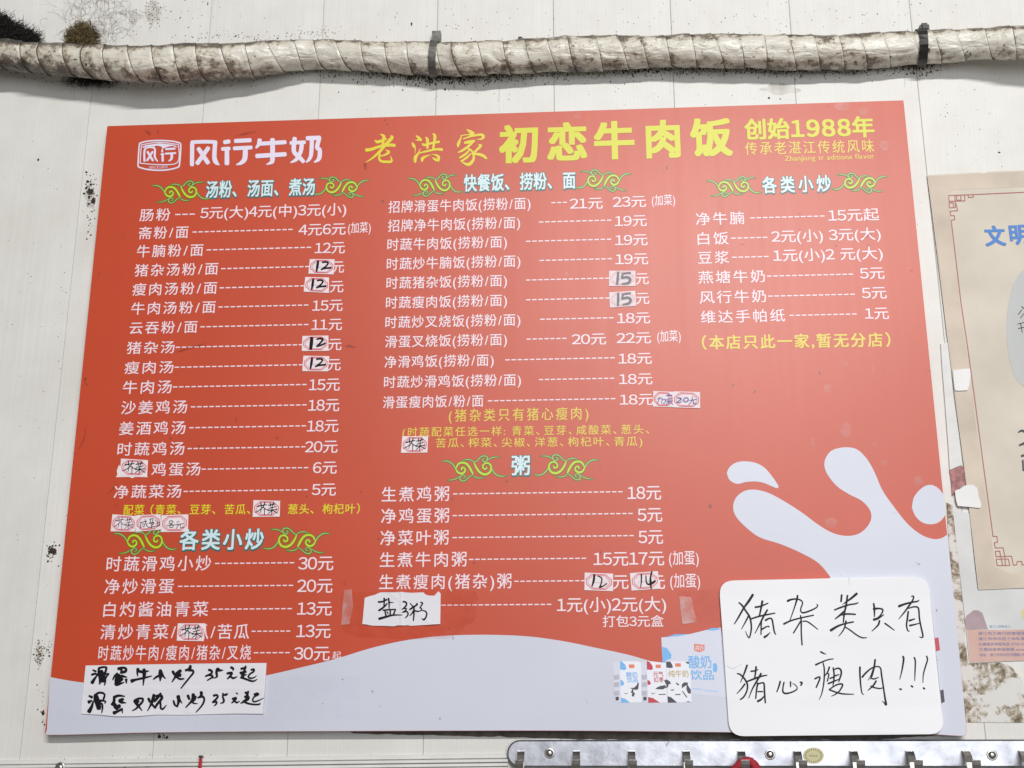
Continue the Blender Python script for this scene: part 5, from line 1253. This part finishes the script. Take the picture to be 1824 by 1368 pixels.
ribbons('black_lettering', [[(1814, 585, 1.6), (1824, 583, 1.6)], [(1818, 576, 1.6), (1821, 592, 1.4)], [(1813, 577, 1.4), (1825, 574, 1.4)], [(1814, 560, 1.6), (1820, 552, 1.6)], [(1818, 566, 1.5), (1826, 556, 1.5)], [(1820, 546, 1.6), (1828, 553, 1.5)]], D2 + 0.0006, M_PBLK, post)
ribbons('black_lettering', [[(1814, 770, 2), (1820, 767, 4), (1828, 770, 4)], [(1816, 793, 3), (1826, 789, 5)], [(1820, 812, 4), (1828, 810, 4)], [(1822, 820, 3), (1823, 838, 3)]], D2 + 0.0006, M_PBLK, post)

fo = slab('foam_tape_strip', [(1676, 612), (1688, 610), (1694, 660), (1699, 720), (1705, 770), (1714, 828), (1706, 831), (1692, 837), (1689, 790), (1683, 710), (1678, 650)], 0.0003, 0.0030, M_FOAM)
tag(fo, 'white foam tape strip on the wall between the board and the old poster', 'tape')
fo = slab('torn_tape_end', [(1691, 838), (1700, 834), (1716, 830), (1719, 846), (1720, 862), (1711, 868), (1703, 876), (1696, 884), (1694, 858)], 0.0003, 0.0018, mat('torn_pink', (0.50, 0.24, 0.24, 1), rough=0.8, var=0.6, vscale=120))
tag(fo, 'torn pinkish paper scrap under the foam tape strip', 'paper scrap')
tb = slab('paper_tab', [(1697.5, 660), (1712, 657.5), (1728, 656.5), (1729, 670), (1726, 688), (1723, 695), (1708, 696), (1701, 695), (1699, 680)], D2 + 0.0004, D2 + 0.0022, M_TAB)
tag(tb, 'upper white paper tab on the left edge of the old poster', 'paper tab')
tb = slab('paper_tab', [(1701, 874), (1712, 870), (1722, 864), (1734, 864), (1741, 870), (1743, 884), (1748, 898), (1746, 905), (1728, 903), (1706, 901), (1703, 890)], D2 + 0.0004, D2 + 0.0024, M_TAB)
tag(tb, 'lower and larger white paper tab on the left edge of the old poster', 'paper tab')
rs = slab('glue_residue', [(1686, 895), (1697, 900), (1700, 930), (1706, 985), (1711, 1040), (1716, 1090), (1720, 1140), (1724, 1182), (1780, 1180), (1800, 1186), (1818, 1205), (1828, 1230), (1850, 1240), (1850, 1287), (1800, 1287), (1722, 1286.5), (1716, 1240), (1711, 1185), (1705, 1130), (1700, 1080), (1694, 1010), (1689, 950)], 0.0002, 0.0012, M_RESID)
tag(rs, 'mottled brown glue residue on the wall below and beside the torn notice', 'residue')

# ------------------------------------------------------------------ hook rack
rack = empty('hook_rack'); tag(rack, 'stainless steel wall rack with a row of hooks below the board', 'hook rack')
RD = 0.010
x0r, ztop = P(903, 1318, RD); _, zbot = P(903, 1366.5, RD)
x1r = 1.05
hgt = (ztop - zbot) / 2
cz = (ztop + zbot) / 2
rb = 0.002
out = []
for i in range(13):
    a = rad(90 + 180 * i / 12); out.append((x0r + hgt + hgt * math.cos(a), cz + hgt * math.sin(a)))
out += [(x1r, cz - hgt), (x1r, cz + hgt)]
nn = len(out)
inn = []
for i in range(13):
    a = rad(90 + 180 * i / 12); inn.append((x0r + hgt + (hgt - rb) * math.cos(a), cz + (hgt - rb) * math.sin(a)))
inn += [(x1r, cz - hgt + rb), (x1r, cz + hgt - rb)]
vv = [(x, -0.004, z) for x, z in out] + [(x, -RD + rb * 0.8, z) for x, z in out] + [(x, -RD, z) for x, z in inn]
ff = [tuple(range(2 * nn, 3 * nn))]
for i in range(nn):
    j = (i + 1) % nn
    ff += [(i, j, nn + j, nn + i), (nn + i, nn + j, 2 * nn + j, 2 * nn + i)]
pl = link('plate', vv, ff, M_STEEL, rack)
bm = bmesh.new(); bm.from_mesh(pl.data); bmesh.ops.recalc_face_normals(bm, faces=bm.faces)
if [q_ for q_ in bm.faces if len(q_.verts) > 4][0].normal.y > 0: bmesh.ops.reverse_faces(bm, faces=bm.faces)
bm.to_mesh(pl.data); bm.free()
def hook(px):
    hx, hz = P(px, 1338, RD)
    w_ = 0.0045
    path = [(0.000, 0.000), (0.004, -0.001), (0.010, -0.006), (0.015, -0.014), (0.019, -0.024), (0.026, -0.031), (0.034, -0.031), (0.040, -0.025), (0.043, -0.016), (0.044, -0.011)]
    vv, ff = [], []
    for i, (o_, z_) in enumerate(path):
        a_ = path[max(i-1, 0)]; b_ = path[min(i+1, len(path)-1)]
        tx, tz = b_[0]-a_[0], b_[1]-a_[1]; l_ = math.hypot(tx, tz); nx_, nz_ = -tz/l_, tx/l_
        th = 0.0009; ww = w_ * (1.0 if i < 8 else 1.15)
        for sx_, sn in ((-1, -1), (1, -1), (1, 1), (-1, 1)):
            vv.append((hx + sx_ * ww, -RD - o_ - nx_ * th * sn, hz + z_ + nz_ * th * sn))
    for i in range(len(path) - 1):
        for j in range(4): ff.append((i*4 + j, i*4 + (j+1) % 4, i*4 + 4 + (j+1) % 4, i*4 + 4 + j))
    ff += [(0, 3, 2, 1), tuple(len(vv) - 4 + j for j in range(4))]
    return vv, ff
hx0 = None
for px in (928.5, 1027, 1125, 1222, 1320, 1419.5, 1519.5, 1619.5, 1719.5, 1820.5):
    if hx0 is None:
        o = link('hook', *hook(px), M_HOOK, rack); hx0 = P(px, 1338, RD)[0]; hk = o
    else:
        o = bpy.data.objects.new('hook', hk.data); col.objects.link(o); o.parent = rack
        o.location = (P(px, 1338, RD)[0] - hx0, 0, 0)
# screws
vv, ff = [], []
for j, (r_, y_) in enumerate(((0.0068, 0.0), (0.0062, -0.0008), (0.0052, -0.0003), (0.0046, -0.0006), (0.0036, -0.0022), (0.0018, -0.0030))):
    for i in range(18):
        a = 6.2832 * i / 18; vv.append((r_ * math.cos(a), y_, r_ * math.sin(a)))
for j in range(5):
    for i in range(18):
        ff.append((j*18 + i, j*18 + (i+1) % 18, j*18 + 18 + (i+1) % 18, j*18 + 18 + i))
ff.append(tuple(90 + i for i in range(18)))
scr = None
for px, py in ((979, 1341.5), (1371.5, 1344), (1767, 1345)):
    if scr is None:
        scr = link('screw', vv, ff, M_HOOK, rack, smooth=True); o = scr
        bm = bmesh.new(); bm.from_mesh(scr.data); bmesh.ops.recalc_face_normals(bm, faces=bm.faces)
        if sum(q_.normal.y * q_.calc_area() for q_ in bm.faces) > 0: bmesh.ops.reverse_faces(bm, faces=bm.faces)
        bm.to_mesh(scr.data); bm.free()
    else:
        o = bpy.data.objects.new('screw', scr.data); col.objects.link(o); o.parent = rack
    x_, z_ = P(px, py, RD); o.location = (x_, -RD - 0.0002, z_)
ov = [(1449 + 18.5 * math.cos(rad(a)), 1346 + 14.5 * math.sin(rad(a))) for a in range(0, 360, 12)]
lb = slab('round_label', ov, RD + 0.0002, RD + 0.0005, M_LABELY); tag(lb, 'small pale yellow oval label stuck on the steel hook rack', 'label')
M_OLIVE = mat('olive_print', (0.20, 0.18, 0.06, 1), rough=0.6)
ring = []
for a in range(0, 360, 15):
    c_, s_ = math.cos(rad(a)), math.sin(rad(a))
    ring.append([(1449 + 13 * c_, 1346 + 10 * s_, 1.3), (1449 + 15.5 * c_, 1346 + 12 * s_, 1.3)])
ring += [[(1441 + i_ * 4.2, 1345, 1.08), (1443.5 + i_ * 4.2, 1347.5, 1.4)] for i_ in range(4)]
ribbons('label_print', ring, RD + 0.0006, M_OLIVE, lb, seg=2)

random.seed(41)
rm = [[(1186, 1329, 1.6), (1190, 1323, 2.2), (1192, 1320.5, 1)], [(1252, 1323, 1.5), (1251, 1328, 1)]]
for _ in range(46):
    x_, y_ = random.uniform(915, 1824), random.uniform(1321, 1362); l_ = random.uniform(1, 5); a_ = random.uniform(0, 3.14)
    rm.append([(x_, y_, random.uniform(.4, 1.4)), (x_ + l_ * math.cos(a_), y_ + l_ * math.sin(a_), .4)])
o = ribbons('rust_marks', rm, RD + 0.0002, tape_material('rust_film', (0.16, 0.10, 0.05, 1), 0.4, 0.8), rack, seg=2); o['kind'] = 'stuff'

# red cloth loop hanging on one hook, red string on the wall
def tube(name, pts, rads, material, parent=None, ns=10, flat=1.0):
    vv, ff = [], []
    for i, p_ in enumerate(pts):
        p_ = Vector(p_); tg = (Vector(pts[min(i+1, len(pts)-1)]) - Vector(pts[max(i-1, 0)])).normalized()
        n1_ = tg.cross(Vector((0, 1, 0))); n1_ = n1_.normalized() if n1_.length > 1e-3 else Vector((1, 0, 0))
        n2_ = n1_.cross(tg).normalized()
        for k_ in range(ns):
            a = 6.2832 * k_ / ns
            w_ = 1 + 0.22 * noise.noise(Vector((i * 0.7, math.cos(a) * 2, math.sin(a) * 2)))
            vv.append(p_ + (n1_ * math.cos(a) + n2_ * math.sin(a) * flat) * rads[i] * w_)
    for i in range(len(pts) - 1):
        for k_ in range(ns): ff.append((i*ns + k_, i*ns + (k_+1) % ns, i*ns + ns + (k_+1) % ns, i*ns + ns + k_))
    ff += [tuple(range(ns)), tuple((len(pts)-1)*ns + k_ for k_ in range(ns))]
    o = link(name, vv, ff, material, parent, smooth=True)
    bm = bmesh.new(); bm.from_mesh(o.data); bmesh.ops.recalc_face_normals(bm, faces=bm.faces); bm.to_mesh(o.data); bm.free()
    return o
dl = RD + 0.022
arch = catmull([(1292, 1410, 11.0), (1306, 1382, 10.0), (1316, 1366, 8.6), (1325, 1356.5, 6.6), (1333, 1354.5, 6.0), (1341, 1360, 7.2), (1348, 1374, 9.0), (1354, 1410, 10.0)], 4)
bag = tube('red_bag_strap', [V(x, y, dl) for x, y, w in arch], [w / F_PX * 1.68 for x, y, w in arch], M_CLOTH, flat=0.8)
tag(bag, 'red cloth strap of a bag looped over a hook of the steel rack', 'strap')
strg = empty('red_string'); tag(strg, 'red twisted string hanging from a nail at the lower left', 'string')
tube('cord', [V(358, 1349, 0.006), V(357.5, 1354, 0.009), V(356.5, 1360, 0.009), V(356, 1368, 0.009), V(355, 1385, 0.009)], [0.0016, 0.0020, 0.0022, 0.0022, 0.0022], M_STRING, strg, ns=8)
v, f = [], []
xa, za = P(355, 1345.5, 0.006); xb, zb = P(361, 1350, 0.006)
box(v, f, xa, xb, -0.012, 0.0, zb, za)
nl = link('nail', v, f, M_DSTEEL, strg)
bm = bmesh.new(); bm.from_mesh(nl.data); bmesh.ops.bevel(bm, geom=bm.edges[:], offset=0.0012, segments=2, affect='EDGES'); bm.to_mesh(nl.data); bm.free()

# ridged trim rail along the bottom left
rail = empty('trim_rail'); tag(rail, 'white ridged plastic trim rail along the wall at the bottom left', 'trim')
M_RAIL = mat('rail_plastic', (0.74, 0.735, 0.71, 1), rough=0.4, var=0.08, vscale=25)
xl, zl = P(-60, 1354.8, 0.002); xr, zr = P(905, 1342.2, 0.002)
prev = 0.0
for h0, h1, dep in ((0.0, 0.0058, 0.0035), (0.0064, 0.0108, 0.0060), (0.0114, 0.0158, 0.0048), (0.0164, 0.0300, 0.0075)):
    vv = []
    for x_, z_ in ((xl, zl), (xr, zr)):
        vv += [(x_, 0.0, z_ - h0), (x_, -dep, z_ - h0 - 0.0006), (x_, -dep, z_ - h1 + 0.0006), (x_, 0.0, z_ - h1)]
    ff = [(0, 1, 5, 4), (1, 2, 6, 5), (2, 3, 7, 6), (0, 3, 2, 1), (4, 5, 6, 7)]
    link('rail_ridge', vv, orient(ff[:3], vv) + ff[3:], M_RAIL, rail)
o = bpy.data.objects.new('screw', scr.data); col.objects.link(o); x_, z_ = P(107, 1367, 0.008); o.location = (x_, -0.008, z_); o.parent = rail
